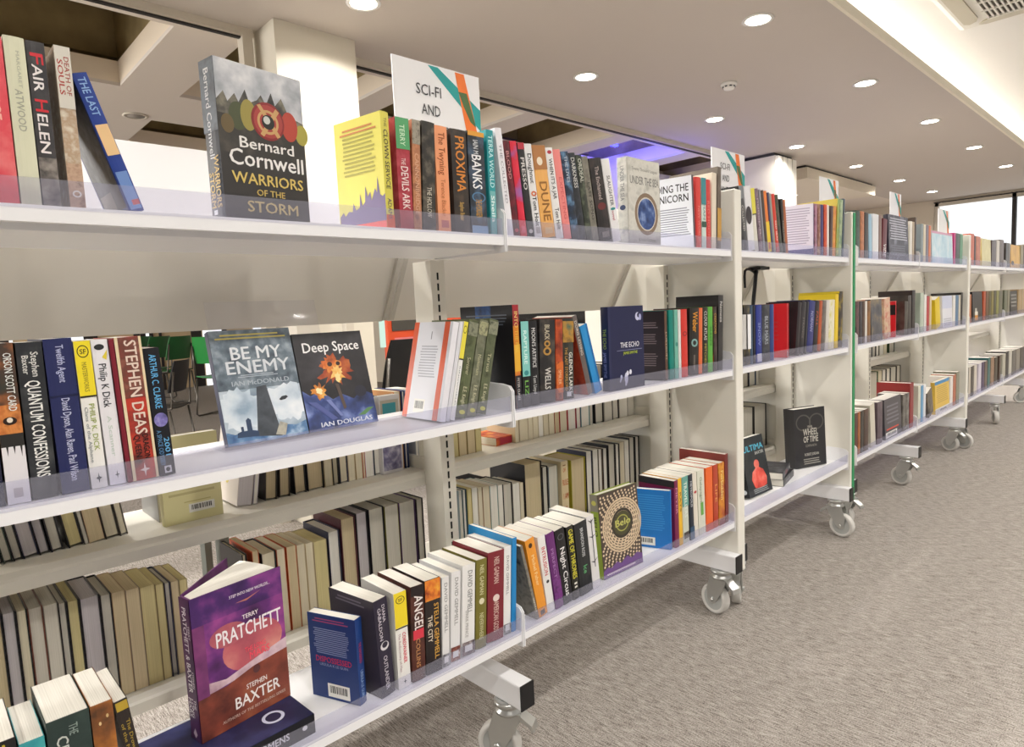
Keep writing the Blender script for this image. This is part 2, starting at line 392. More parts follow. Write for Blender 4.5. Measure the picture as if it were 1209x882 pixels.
# back wall of the room beyond: cream panels between dark frames
b = MB(); YB = 10.6
b.box(-5, 11.9, YB, YB+.1, 0, ZC, surf('beige rear wall', '#c9b290', .85, spec=.1))
b.box(5.6, 11.9, 3.05, 3.1, 0, ZC, surf('lilac white wall', '#dcd6da', .85, spec=.1)); b.box(5.55, 5.6, 3.05, 10.6, 0, ZC, M_WALL)
structure(b.build('wall_back'))
n = 1
for px0, px1, glass in ((-6, 9, 0), (10, 14, 1), (72, 98, 1), (98, 115, 0), (158, 165, 0), (166, 181, 2), (188, 191, 0), (226, 238, 0), (240, 262, 1), (262, 268, 0), (300, 318, 1)):
    a, c = atY(px0, 395, YB-.03).x, atY(px1, 395, YB-.03).x
    b = MB(); b.box(a, c, YB-.03, YB, 0, 2.2, M_DARK if glass != 1 else M_SKY)
    if glass == 2: b.box(a+.4*(c-a), a+.65*(c-a), YB-.035, YB-.03, .2, 2.0, M_SKY)
    structure(b.build('window_%d' % (n+1))); n += 1

# ------------------------------------------------------------------ ceiling fittings
def downlight(x, y, z, power, on=True, desc=''):
    o = empty('downlight', (x, y, z)); tag(o, desc, 'ceiling light', 'round downlights in the ceiling')
    b = MB(); b.lathe([(.075, 0), (.078, -.004), (.062, -.007), (.058, -.004), (.058, 0)], M_RAISED if on else M_TRIM, n=28); b.build('trim_ring', o)
    b = MB(); b.lathe([(.0001, -.0045), (.058, -.0045), (.058, -.002)], emit('lit diffuser', '#fff6e6', DOWNLIGHT_EMIT) if on else surf('unlit diffuser', '#9c938a', .5), n=28); b.build('diffuser', o)
    if on:
        d = bpy.data.lights.new('downlight_beam', 'AREA'); d.shape = 'DISK'; d.size = .11; d.energy = power; d.color = (1, .965, .92); d.spread = math.radians(150)
        l = bpy.data.objects.new('downlight_beam', d); l.location = (0, 0, -.012); sc.collection.objects.link(l); l.parent = o
    return o
nth = ['first', 'second', 'third', 'fourth', 'fifth', 'sixth', 'seventh', 'eighth', 'ninth', 'tenth', 'eleventh', 'twelfth', 'thirteenth', 'fourteenth', 'fifteenth', 'sixteenth', 'seventeenth', 'eighteenth', 'nineteenth', 'twentieth',
       'twenty-first', 'twenty-second', 'twenty-third', 'twenty-fourth', 'twenty-fifth', 'twenty-sixth', 'twenty-seventh', 'twenty-eighth', 'twenty-ninth', 'thirtieth', 'thirty-first', 'thirty-second', 'thirty-third', 'thirty-fourth', 'thirty-fifth']
for i, x in enumerate((1.67, 3.21, 4.75, 6.25, 7.78, 9.28, 10.75)):
    downlight(x, 1.62, ZC, DOWNLIGHT_W, True, 'lit round downlight, %s nearest in the row beside the rear glazing' % nth[i])
for i, x in enumerate((3.30, 4.84, 6.36, 7.91, 9.45)):
    downlight(x, .575, ZC, DOWNLIGHT_W, True, 'lit round downlight, %s nearest in the row beside the bright cove' % nth[i])
downlight(1.31, 3.9, ZC, 0, False, 'unlit round downlight in the coffered ceiling beyond the glazing')
downlight(8.2, 2.5, ZC-.14, 4, True, 'lit round downlight under the lowered ceiling box')
for j, y in enumerate((-1.35, -2.5, -3.65)):  # added out-of-view lamps that light the shelves from overhead
    for i, x in enumerate((-1.5, .3, 2.1, 3.9, 5.7, 7.5, 9.3)):
        downlight(x, y, ZR, DOWNLIGHT_W, True, 'added unseen downlight in the raised ceiling, %s row from the shelves, %s along' % (nth[j], nth[i]))
for x in (.12, -1.43):
    downlight(x, 1.62, ZC, DOWNLIGHT_W, True, 'lit round downlight in the glazing row, %s left of the column' % ('just' if x > 0 else 'far')); downlight(x+1.6, .575, ZC, DOWNLIGHT_W, True, 'lit round downlight in the cove row, %s left of the nearest one' % ('just' if x > 0 else 'far'))
s = empty('smoke_detector', (4.07, 1.14, ZC)); tag(s, 'small white smoke detector on the ceiling between two downlights', 'smoke detector')
b = MB(); b.lathe([(.05, 0), (.052, -.012), (.045, -.02)], M_RAISED); b.build('base', s)
b = MB(); b.lathe([(.036, -.02), (.036, -.03), (.03, -.04), (.001, -.042)], M_RAISED)
for k in range(8):
    a = k*math.pi/4; b.box(.034*math.cos(a)-.006, .034*math.cos(a)+.006, .034*math.sin(a)-.006, .034*math.sin(a)+.006, -.029, -.022, M_BLACK)
b.build('sensor_head', s)
# ceiling cassette of the air conditioner
ac = empty('air_conditioner', (4.58, -.38, ZR)); tag(ac, 'square ceiling cassette air conditioner with slatted grille beside the cove', 'air conditioner')
b = MB(); R = .475; A = surf('off white plastic', '#e9e6dc', .45)
b.grid([[(-R, -R, 0), (R, -R, 0), (R, R, 0), (-R, R, 0)], [(-R, -R, -.02), (R, -R, -.02), (R, R, -.02), (-R, R, -.02)], [(-R+.03, -R+.03, -.035), (R-.03, -R+.03, -.035), (R-.03, R-.03, -.035), (-R+.03, R-.03, -.035)]], A, False)
b.build('panel', ac)
for k in range(4):
    b = MB(); a = k*math.pi/2
    pr = [(-.33, .36), (-.28, .345), (.28, .345), (.33, .36), (.36, .40), (.33, .425), (-.33, .425), (-.36, .40)]
    b.prism([(p[0]*math.cos(a)-p[1]*math.sin(a), p[0]*math.sin(a)+p[1]*math.cos(a)) for p in pr], 'z', -.043, -.034, surf('vent flap', '#c9c2ae', .5)); b.build('vent_flap', ac)
b = MB(); b.box(-.3, .3, -.3, .3, -.05, -.034, surf('grille well', '#4a453b', .8))
for k in range(25): b.box(-.3, .3, -.3+k*.0245, -.3+k*.0245+.010, -.058, -.048, A)
for k in range(5): b.box(-.3+k*.147, -.3+k*.147+.012, -.3, .3, -.06, -.05, A)
b.build('grille', ac)
# blue lit coffer
bl = empty('blue_light_strip', (5.1, 3.1, ZC+.2)); tag(bl, 'blue light strip glowing inside a far ceiling coffer', 'light')
b = MB(); b.box(-.38, .38, -.02, .02, 0, .02, emit('blue led', '#2a2cff', 14)); b.build('lamp', bl)
for x, y, z, pw in ((5.1, 2.55, 2.82, BLUE_W*2.2), (5.1, 3.2, 2.85, BLUE_W*3), (5.2, 2.45, 2.02, BLUE_W*1.3)):  # last one hangs unseen below the ceiling, added to tint it blue
    d = bpy.data.lights.new('blue_glow', 'POINT'); d.energy = pw; d.color = (.07, .08, 1); d.shadow_soft_size = .08
    l = bpy.data.objects.new('blue_glow', d); l.location = (x-5.1, y-3.1, z-ZC-.2); sc.collection.objects.link(l); l.parent = bl

# ------------------------------------------------------------------ mobile shelving
ZT, ZM, ZB = 1.188, .816, .324               # shelf surfaces on the near side
FM, FB, YF = .640, .357, .305                # the two far shelves, and where they start
def unit(x0, marks, xend, label, caster_angles, end_panel=True, strip=False):
    u = empty('mobile_shelving_unit', (x0, 0, 0)); tag(u, label, 'shelving unit', 'white mobile shelving units in one row')
    P = lambda mb, n, parent=u, bv=0: mb.build(n, parent, (-x0, 0, 0) if parent is u else None, bv)
    edges = [x0]+list(marks)+[xend]
    posts = [x0+.045]+list(marks)+[xend-.047]
    for i, x in enumerate(posts):                                        # slotted uprights
        b = MB(); b.box(x-.026, x+.014, .23, .30, .217, 1.155, M_WHITE2)
        for k in range(36): b.box(x-.0095, x-.0047, .2292, .2305, .235+k*.025, .252+k*.025, M_SLOT)
        P(b, 'upright')
        ya0 = .012 if i == 0 and x0 > 0 else -.02
        b = MB(); b.box(x-.036, x+.004, ya0, .58, .160, .217, M_WHITE); ft = P(b, 'foot', bv=.004)
        for ya in (ya0-.0015, .5785):
            b = MB(); b.box(x-.0362, x+.0042, ya, ya+.003, .1598, .2172, M_BLACK); b.build('end_cap', ft)
        for k, y in enumerate((.042, .535)):
            caster(u, (x-.016-x0, y, 0), caster_angles[(2*i+k) % len(caster_angles)])
    for i in range(len(edges)-1):
        a, c = edges[i]+.003, edges[i+1]-.004-(.048 if i == len(edges)-2 and end_panel else 0)
        for nm, z, d in (('top', ZT, .25), ('middle', ZM, .228), ('bottom', ZB, .228)):
            b = MB(); b.prism([(0, z), (0, z-.021), (.012, z-.021), (.012, z-.012), (.020, z-.010), (d, z-.010), (d, z)], 'x', a, c, M_WHITE) if nm != 'top' else \
                b.prism([(0, z), (0, z-.021), (.012, z-.021), (.012, z-.006), (.030, z-.006), (.030, z-.028), (d, z-.028), (d, z)], 'x', a, c, M_WHITE)
            s = P(b, 'shelf')
            b = MB(); b.box(a+.004, c-.004, -.0012, .0004, z-.004, z+.033, M_CLEAR); b.build('acrylic_lip', s)
            for xx in (a-.0015, c+.0005):                                # shelf end brackets
                b = MB(); b.prism([(-.003, z-.034), (-.003, z+.044), (.006, z+.054), (.03, z+.058), (.085, z+.060), (.10, z+.02), (d-.01, z-.002), (d-.01, z-.03), (.012, z-.036)], 'x', xx-.0012, xx+.0012, M_WHITE); P(b, 'shelf_bracket')
        for z in (FM, FB):                                               # far side shelves
            b = MB(); b.prism([(YF, z-.03), (.55, z-.03), (.555, z), (YF+.024, z), (YF+.020, z+.004), (YF+.008, z+.004), (YF+.004, z-.006), (YF, z-.010)], 'x', a, c, M_WHITE2); P(b, 'shelf')
            for xx in (a, c-.003):
                b = MB(); b.box(xx, xx+.0025, YF, .545, z-.034, z+.03, M_WHITE2); P(b, 'shelf_bracket')
        b = MB(); b.prism([(.373, 1.20), (.377, 1.20), (.470, 1.023), (.474, 1.03), (.478, 1.023), (.468, 1.018)], 'x', a, c-.012, surf('shaded display panel steel', '#d3cec4', .45, spec=.3)); dp = P(b, 'display_panel')  # panel grey darkened to carry the shade under the top shelf
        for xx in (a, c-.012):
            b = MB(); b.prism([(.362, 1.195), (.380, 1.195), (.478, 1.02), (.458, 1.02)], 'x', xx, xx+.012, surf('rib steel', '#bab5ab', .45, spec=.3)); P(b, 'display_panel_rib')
    if end_panel:
        b = MB(); b.box(xend-.046, xend, -.010, .60, .150, 1.372, surf('cream white end panel', '#ebe8de', .4, spec=.3)); e = P(b, 'end_panel', bv=.004)
        if strip:
            b = MB(); b.box(xend-.032, xend-.012, -.0135, -.0098, .155, 1.368, M_GREEN); tag(b.build('edge_strip', e), 'green edge strip')
    return u
CASTER = []
def caster(u, loc, ang):
    if not CASTER:
        b = MB(); b.lathe([(.030, .160), (.034, .157), (.034, .150), (.026, .146), (.026, .140), (.032, .136), (.032, .130), (.001, .130)], M_CHROME)
        for s in (-1, 1):                                                # fork cheeks
            b.prism([(-.034, .132), (.030, .132), (.046, .085), (.040, .044), (.026, .036), (.010, .046), (-.020, .092)], 'y', s*.019-.0015, s*.019+.0015, M_CHROME)
        b.box(-.03, .022, -.0205, .0205, .128, .133, M_CHROME)
        b.tube([(.026, -.026, .050), (.026, .026, .050)], .007, M_CHROME)
        c = b.build('caster')
        b = MB(); b.lathe([(.012, -.017), (.036, -.012), (.040, -.015), (.047, -.015), (.050, -.010), (.050, .010), (.047, .015), (.040, .015), (.036, .012), (.012, .017)], M_GREY, (.026, 0, .050), (0, 1, 0), 32)
        b.lathe([(.001, -.0165), (.018, -.0165), (.036, -.0125), (.037, -.013)], M_HUB, (.026, 0, .050), (0, 1, 0), 24); b.lathe([(.037, .013), (.036, .0125), (.018, .0165), (.001, .0165)], M_HUB, (.026, 0, .050), (0, 1, 0), 24)
        w = b.build('wheel', c)
        b = MB(); b.prism([(-.030, .128), (-.058, .108), (-.062, .094), (-.056, .094), (-.050, .104), (-.026, .118)], 'y', -.016, .016, M_CHROME); b.build('brake_pedal', c)
        CASTER.append(c); o = c
    else: o = copy_tree(CASTER[0])
    o.parent = u; o.location = loc; o.rotation_euler = (0, 0, ang); return o
R_ = math.radians
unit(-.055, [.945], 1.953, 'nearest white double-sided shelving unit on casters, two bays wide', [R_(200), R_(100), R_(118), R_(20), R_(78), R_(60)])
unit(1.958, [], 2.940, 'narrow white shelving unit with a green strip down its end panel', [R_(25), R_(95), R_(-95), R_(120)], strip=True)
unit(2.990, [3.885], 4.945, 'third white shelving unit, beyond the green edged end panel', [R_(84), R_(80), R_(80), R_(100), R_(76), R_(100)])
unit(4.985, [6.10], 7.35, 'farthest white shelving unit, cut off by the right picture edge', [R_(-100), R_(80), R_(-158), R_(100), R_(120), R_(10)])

# ------------------------------------------------------------------ books, near side of the nearest unit
G1T, G1M, G1B = 'books on the top shelf of the nearest unit', 'books on the middle shelf of the nearest unit', 'books on the bottom shelf of the nearest unit'
LT, RT_, LM, RM, LB, RB = ('left bay, top shelf, nearest unit', 'right bay, top shelf, nearest unit', 'left bay, middle shelf, nearest unit',
                           'right bay, middle shelf, nearest unit', 'left bay, bottom shelf, nearest unit', 'right bay, bottom shelf, nearest unit')
Wt, Bk, Yl, Rd, Or = '#f2f1ec', '#151519', '#f3d62b', '#c8202b', '#ee7a2e'
row(ZT, .012, [
 (-10, 25, (-27, 38), 'n #e8606a #de4a55 #f08a88 6', 'salmon red hardback, leftmost', [('sl', 'DANCE', .2, .5, .3, .7, '#f6b8a8')]),
 (26, 51, (3, 41), '#dcdcc0', 'pale cream hardback with faint grey lettering', [('sl', 'MARGARET', .08, .3, .52, .68, '#b9bba6'), ('sl', 'ATWOOD', .31, .56, .30, .66, '#a9ab98')]),
 (52, 74, (30, 47), 'n #2e2d30 #3c3a3c #4a4646 16', 'charcoal hardback with large red and white lettering', [('sr', 0, 1, 0, .3, 'n #3a3836 #77706a #99928a 30'), ('sl', 'F', .06, .14, .16, .84, '#cf2a36'), ('sl', 'AIR', .14, .30, .2, .74, '#ece6e4'), ('sl', 'H', .34, .43, .16, .84, '#cf2a36'), ('sl', 'ELEN', .43, .68, .2, .74, '#ece6e4')]),
 (84, 103, (58.5, 52), 'n #cfc6b4 #b79c80 #e2dccb 22', 'grey and tan paperback with red capitals, beside charcoal book', [('sr', 0, 1, .62, 1, '#d9d4c8'), ('sr', 0, 1, 0, .28, 'n #a98670 #c7a88e #8b6a55 30'), ('sl', 'DEATH OF', .06, .30, .55, .85, '#a3483c'), ('sl', 'SOULS', .08, .30, .12, .45, '#b0463c'), ('sg', .5, .09, .3, .022, .6, '#efe9df')]),
 (157, 176, (86, 84), '#1f3c8e', 'blue paperback leaning far left with empty space behind', [('sr', .1, .95, .42, .64, '#ecc793'), ('sl', 'THE LAST', .03, .3, .25, .75, '#8fb4e2'), ('sr', .1, .9, .02, .3, '#6f8fc8'), ('sr', .4, .9, .05, .09, '#c05a60'), ('kr', .04, .96, .05, .97, 'n #23262e #40444c #5d6066 22'), ('kr', .1, .6, .04, .2, '#8b857c')], {'w': .12, 'dy': .012}),
], LT, G1T)
# face-out hardback of warriors, turned towards the aisle
book('book', pose(onLine(270, .0, ZT)-.006, .012+.040, ZT, R_(-80.5)) , .040, .150, .235, '#3a3b3c', 'w', [
 ('sr', 0, 1, .55, 1, 'n #4c5257 #626a70 #3a3e42 12'), ('sl', 'Bernard Cornwell', .05, .62, .30, .62, '#d4d3cf'), ('sl', 'WARRIORS', .60, .93, .52, .84, '#d9b45e'), ('sl', 'STORM', .70, .93, .14, .44, '#d9b45e'), ('sr', .25, .5, .03, .06, Wt),
 ('cr', 0, 1, .0, 1, '#3b3836'), ('cr', 0, 1, .62, 1, 'n #8f959c #b9bcc2 #e0e0e2 9'), ('cp', [(0, .62), (0, .74), (.08, .80), (.12, .74), (.2, .80), (.24, .75), (.32, .84), (.36, .76), (.45, .79), (.5, .83), (.55, .77), (.62, .86), (.66, .78), (.74, .84), (.8, .76), (.88, .72), (1, .70), (1, .62)], 'n #2e2f2f #55524c #8d8876 16'),
 ('cr', 0, 1, .42, .66, 'n #3a3733 #3c3a37 #57524a 9'), ('cd', .22, .66, .10, .09, '#4c5238'), ('cd', .34, .68, .09, .10, '#9b8f4a'), ('cd', .97, .62, .08, .07, '#a9a04a'), ('cd', .82, .66, .10, .10, '#b5483a'), ('cd', .10, .60, .07, .06, '#6a5a3c'),
 ('cd', .56, .665, .195, .125, '#8c2f30'), ('cd', .565, .665, .17, .108, '#a8443f'), ('cg', .56, .66, .125, .08, .78, '#c9a06b'), ('cp', [(.44, .76), (.48, .77), (.70, .58), (.66, .565)], '#c9a06b'), ('cp', [(.66, .76), (.70, .74), (.5, .56), (.46, .575)], '#c9a06b'), ('cd', .56, .66, .075, .048, '#2b2c28'), ('cd', .545, .672, .04, .026, '#c9cdc8'),
 ('ct', 'Bernard', .20, .86, .465, .535, '#eceae6'), ('ct', 'Cornwell', .08, .97, .35, .45, '#f1efec'), ('ct', 'WARRIORS', .10, .94, .235, .305, '#d8bf6c'), ('ct', 'OF THE', .36, .70, .165, .205, '#cfb566'), ('ct', 'STORM', .24, .86, .055, .125, '#c6b172')],
 True, 'large hardback of warriors with red shield, facing out', LT, G1T)
p = row(ZT, .012, [
 (458, 469, (452, 131), '#dcd35c', 'yellow hardback splayed open to show its printed back cover', [('sl', 'THE', .05, .13, .35, .65, '#8a8240'), ('sl', 'CLOWN SERVICE', .15, .66, .22, .72, '#4c4636'), ('sr', 0, 1, 0, .12, '#e2633a'), ('sl', 'ADAMS', .74, .92, .25, .7, '#5a4a58'),
   ('kr', 0, 1, 0, .07, '#e2574a'), ('kp', [(.02, .07), (.02, .16), (.10, .2), (.14, .16), (.22, .2), (.30, .19), (.33, .27), (.38, .2), (.46, .22), (.48, .34), (.52, .23), (.58, .26), (.60, .40), (.64, .30), (.70, .34), (.72, .26), (.80, .36), (.84, .32), (.86, .46), (.90, .30), (.95, .28), (1, .3), (1, .07)], '#6e5f86'), ('kq', .14, .86, .5, .86, 10, '#a59d3c'), ('kq', .12, .9, .86, .93, 2, '#c07a3a')], {'yaw': R_(9.7), 'w': .13}),
 (474, 490, (465, 137.5), 'n #b03440 #a83340 #c0525a 14', 'green topped dark red paperback', [('sr', 0, 1, .72, 1, '#57a36b'), ('sl', 'TERRY', .06, .25, .3, .66, '#c7e4c4'), ('sl', 'THE', .36, .42, .3, .6, '#eac6c4'), ('sl', 'DEVILS ARK', .43, .82, .24, .76, '#f1dcd8')]),
 (490.5, 500, (487, 141), 'n #a0674a #c98a62 #8a5540 16', 'thin reddish brown paperback', [('sr', 0, 1, .78, 1, 'n #8c8474 #a39c8c #6b6558 40'), ('sl', 'CANNONBRIDGE', .3, .86, .25, .75, '#d8a888')]),
 (501, 516, (498.5, 143), 'n #2c2a28 #3a3630 #6e675a 18', 'dark gothic paperback with a grey scroll', [('sl', 'THE HOLLOW', .60, .88, .3, .65, '#c9c2b0')]),
 (520, 534.7, (515, 147.5), '#f2a273', 'peach paperback with brown script', [('sl', 'The Twyning', .06, .46, .26, .74, '#a5582f'), ('sl', 'Terence Blacker', .5, .86, .32, .64, '#c57446'), lab('#c46c64')]),
 (539, 557, (531, 151), 'n #2b2523 #37302b #50443a 10', 'dark brown paperback with orange capitals', [('sl', 'PROXIMA', .06, .60, .24, .80, '#d98a38'), ('sl', 'Stephen Baxter', .7, .88, .35, .62, '#c9a45c')]),
 (558, 577, (552, 154), 'n #2c2f33 #333840 #56708c 9', 'charcoal paperback with white capitals and orange top band', [('sr', 0, 1, .955, 1, '#e4a23c'), ('sl', 'IAIN M', .08, .22, .3, .6, '#cfd3d6'), ('sl', 'BANKS', .22, .56, .18, .74, '#f2f3f3'), ('sg', .5, .36, .42, .05, .8, '#5b87ad'), ('sl', 'THE HYDROGEN', .66, .84, .3, .66, '#cf9b42'), ('sr', 0, 1, 0, .08, '#8db1d0')]),
 (580.5, 591, (572.5, 149), '#2d9aa0', 'teal hardback beside the white bracket', [('sl', 'TERRA WORLD', .05, .55, .2, .8, '#c7eef0'), ('sr', .1, .9, .0, .42, '#74b9b9'), ('sl', 'Sheila', .62, .88, .25, .75, '#e8f4f2')], {'h': .212}),
], LT, G1T, prev=(onLine(440, .012, ZT), 0, .2))
row(ZT, .012, [
 (600, 607.5, (584.5, 151), '#eeedf2', 'white paperback leaning over the bracket', [('sl', 'THE COLLECTED', .15, .7, .28, .66, '#a8a6ae')]),
 (608, 616, (592, 166), 'n #7d2430 #5a1d26 #39252a 12', 'dark maroon paperback', [('sl', 'BLOOD', .1, .4, .3, .7, '#c98a8a'), ('sd', .5, .06, .3, .02, '#c44a58')]),
 (616, 624, (598.7, 166.5), 'n #e0304a #d72a40 #8f6ab0 8', 'bright red paperback with a violet top', [lab('#e8607a')]),
 (624.5, 632, (606.3, 168.5), '#2a292b', 'black paperback with pale capitals and a grey disc', [('sl', 'PRESSO', .15, .5, .22, .78, '#d9d6d2'), ('sr', 0, 1, .93, 1, '#b73142'), ('sd', .5, .06, .32, .022, '#d4d0cc')]),
 (632.5, 641, (613, 170), '#e9e8e8', 'white paperback with black name and an orange ring', [('sl', 'Doughnut', .10, .42, .24, .76, '#3c3c3f'), ('sg', .5, .47, .38, .028, .45, '#d9744a'), ('sl', 'Tom Holt', .56, .88, .24, .76, '#37373a'), lab('#b9b4b2')]),
 (642, 657, (622.5, 172), '#efb364', 'orange tan hardback with large serif word and desert figure', [('sr', 0, 1, .74, 1, '#b37a48'), ('sd', .45, .83, .22, .045, '#efe2cc'), ('sl', 'DUNE', .38, .82, .24, .80, '#9a6a34'), lab('#e8c38c')]),
 (658, 667, (637, 175), '#ecebea', 'white paperback with black lettering and small red emblem', [('sl', 'WHEN IT\'S A JAR', .12, .56, .28, .72, '#4a494c'), ('sd', .5, .95, .28, .02, '#bb3a4a'), ('sl', 'Tom Holt', .66, .90, .26, .74, '#4b4a4d')]),
 (668, 676.5, (649, 177), '#ef8d88', 'pink paperback with faint lettering', [('sl', 'EXPECTING', .3, .78, .3, .7, '#d96a6a')]),
 (677, 685.5, (659.3, 179.5), 'n #20242c #2c3a50 #6f98bd 12', 'black and sky blue paperback', [('sl', 'THE LIVES', .05, .35, .3, .7, '#b9c3d0')]),
 (686, 694, (668.5, 181), 'n #26282c #31343a #4a5260 14', 'black paperback with white top lettering', [('sl', 'DARKNESS', .05, .4, .24, .76, '#d2d1cb')]),
 (694.3, 701.3, (677, 183.5), 'n #2b2f2a #3b4136 #69705c 16', 'dark green paperback with white top lettering', [('sl', 'ORDEAL', .04, .32, .22, .78, '#c9cbbd')]),
 (701.8, 709, (685.5, 185), 'n #777468 #8b877b #5b584e 12', 'grey paperback with dark capitals', [('sl', 'LAST SONG', .3, .75, .28, .7, '#3f3d38')]),
 (710, 724, (694, 187.5), 'n #221f20 #2a2626 #463a38 8', 'thick black paperback with a faint red seal', [('sl', 'The Enchanted', .1, .5, .35, .66, '#b7a9a4'), ('sd', .5, .42, .34, .045, '#6d2c2e'), lab('#7b7470')]),
 (725, 734.5, (709.8, 188), '#ecebeb', 'white paperback with grey lettering and tiny coloured dot', [('sl', 'SLAUGHTER', .2, .56, .3, .68, '#6a696c'), ('sd', .5, .4, .3, .016, '#3e9a9a'), ('sl', 'novel', .62, .74, .3, .62, '#c06a7a')]),
], RT_, G1T, prev=(onLine(598.5, .012, ZT), -.25, .2))
book('book', pose(onLine(742.5, .012, ZT)-.004, .010+.030, ZT, R_(-89)), .030, .150, .218, '#cfcdc4', 'w', [
 ('sr', 0, 1, 0, 1, 'n #bfc0ba #d5d4cc #a6a8a4 14'), ('sl', 'UNDER THE SEA', .1, .5, .3, .7, '#77787a'), ('sd', .5, .42, .3, .03, '#3a4664'),
 ('cr', .02, .98, .02, .98, 'n #b7b6ae #d8d6cd #c9c7bf 14'), ('ct', 'Twenty Thousand Leagues', .14, .92, .86, .895, '#87857e'), ('ct', 'UNDER THE SEA', .08, .96, .70, .79, '#7b7a78'), ('cg', .56, .36, .36, .25, .8, '#8a7560'), ('cd', .56, .36, .29, .20, 'n #1f2c55 #3a5590 #8fa5d2 14'), ('cg', .56, .36, .29, .2, .93, '#d9d3c6'), ('ct', 'JULES VERNE', .3, .84, .035, .065, '#8a8880')],
 True, 'silver hardback with a porthole of blue sea, facing out', RT_, G1T)
p = row(ZT, .012, [
 (820, 823, (815.5, 207), '#e4e6ee', 'white paperback turned to show bold black back cover words', [('kr', 0, 1, 0, 1, '#e6e9f0'), ('kt', 'RIDING THE', .02, .93, .80, .90, '#1c1c20'), ('kt', 'UNICORN', .10, .93, .66, .76, '#1c1c20'), ('kq', .1, .94, .18, .58, 12, '#8a8c96'), ('sr', 0, 1, 0, 1, '#50464e')], {'yaw': R_(10), 'w': .13}),
 (823.5, 829, (823.2, 209), '#d8453f', 'red paperback beside the white back cover', [('sl', 'NEW WORLD', .4, .9, .3, .7, '#e88a80')]),
 (829.5, 834.8, (829, 210), '#cfe0d8', 'white paperback with teal top', [('sr', 0, 1, .62, 1, '#3e9099'), ('sr', 0, 1, .3, .38, '#3a5a4a'), ('sl', 'OLD MAN', .1, .6, .3, .7, '#5a8a84')]),
 (835.2, 841, (835.2, 212), '#d2403c', 'red paperback beside the cream hardback', [('sl', 'RED HOOK', .3, .85, .3, .7, '#e67a70')]),
 (841.5, 847, (842, 204), '#e4d9c6', 'tall cream hardback near the end panel', []),
 (847.4, 852, (847.6, 197), '#6d6258', 'tall grey brown hardback against the end panel', [('sr', 0, 1, .1, .5, '#c79a4c'), ('kr', 0, 1, .0, 1, '#71675d')], {'w': .168}),
], RT_, G1T, prev=(onLine(812, .012, ZT), 0, .2))

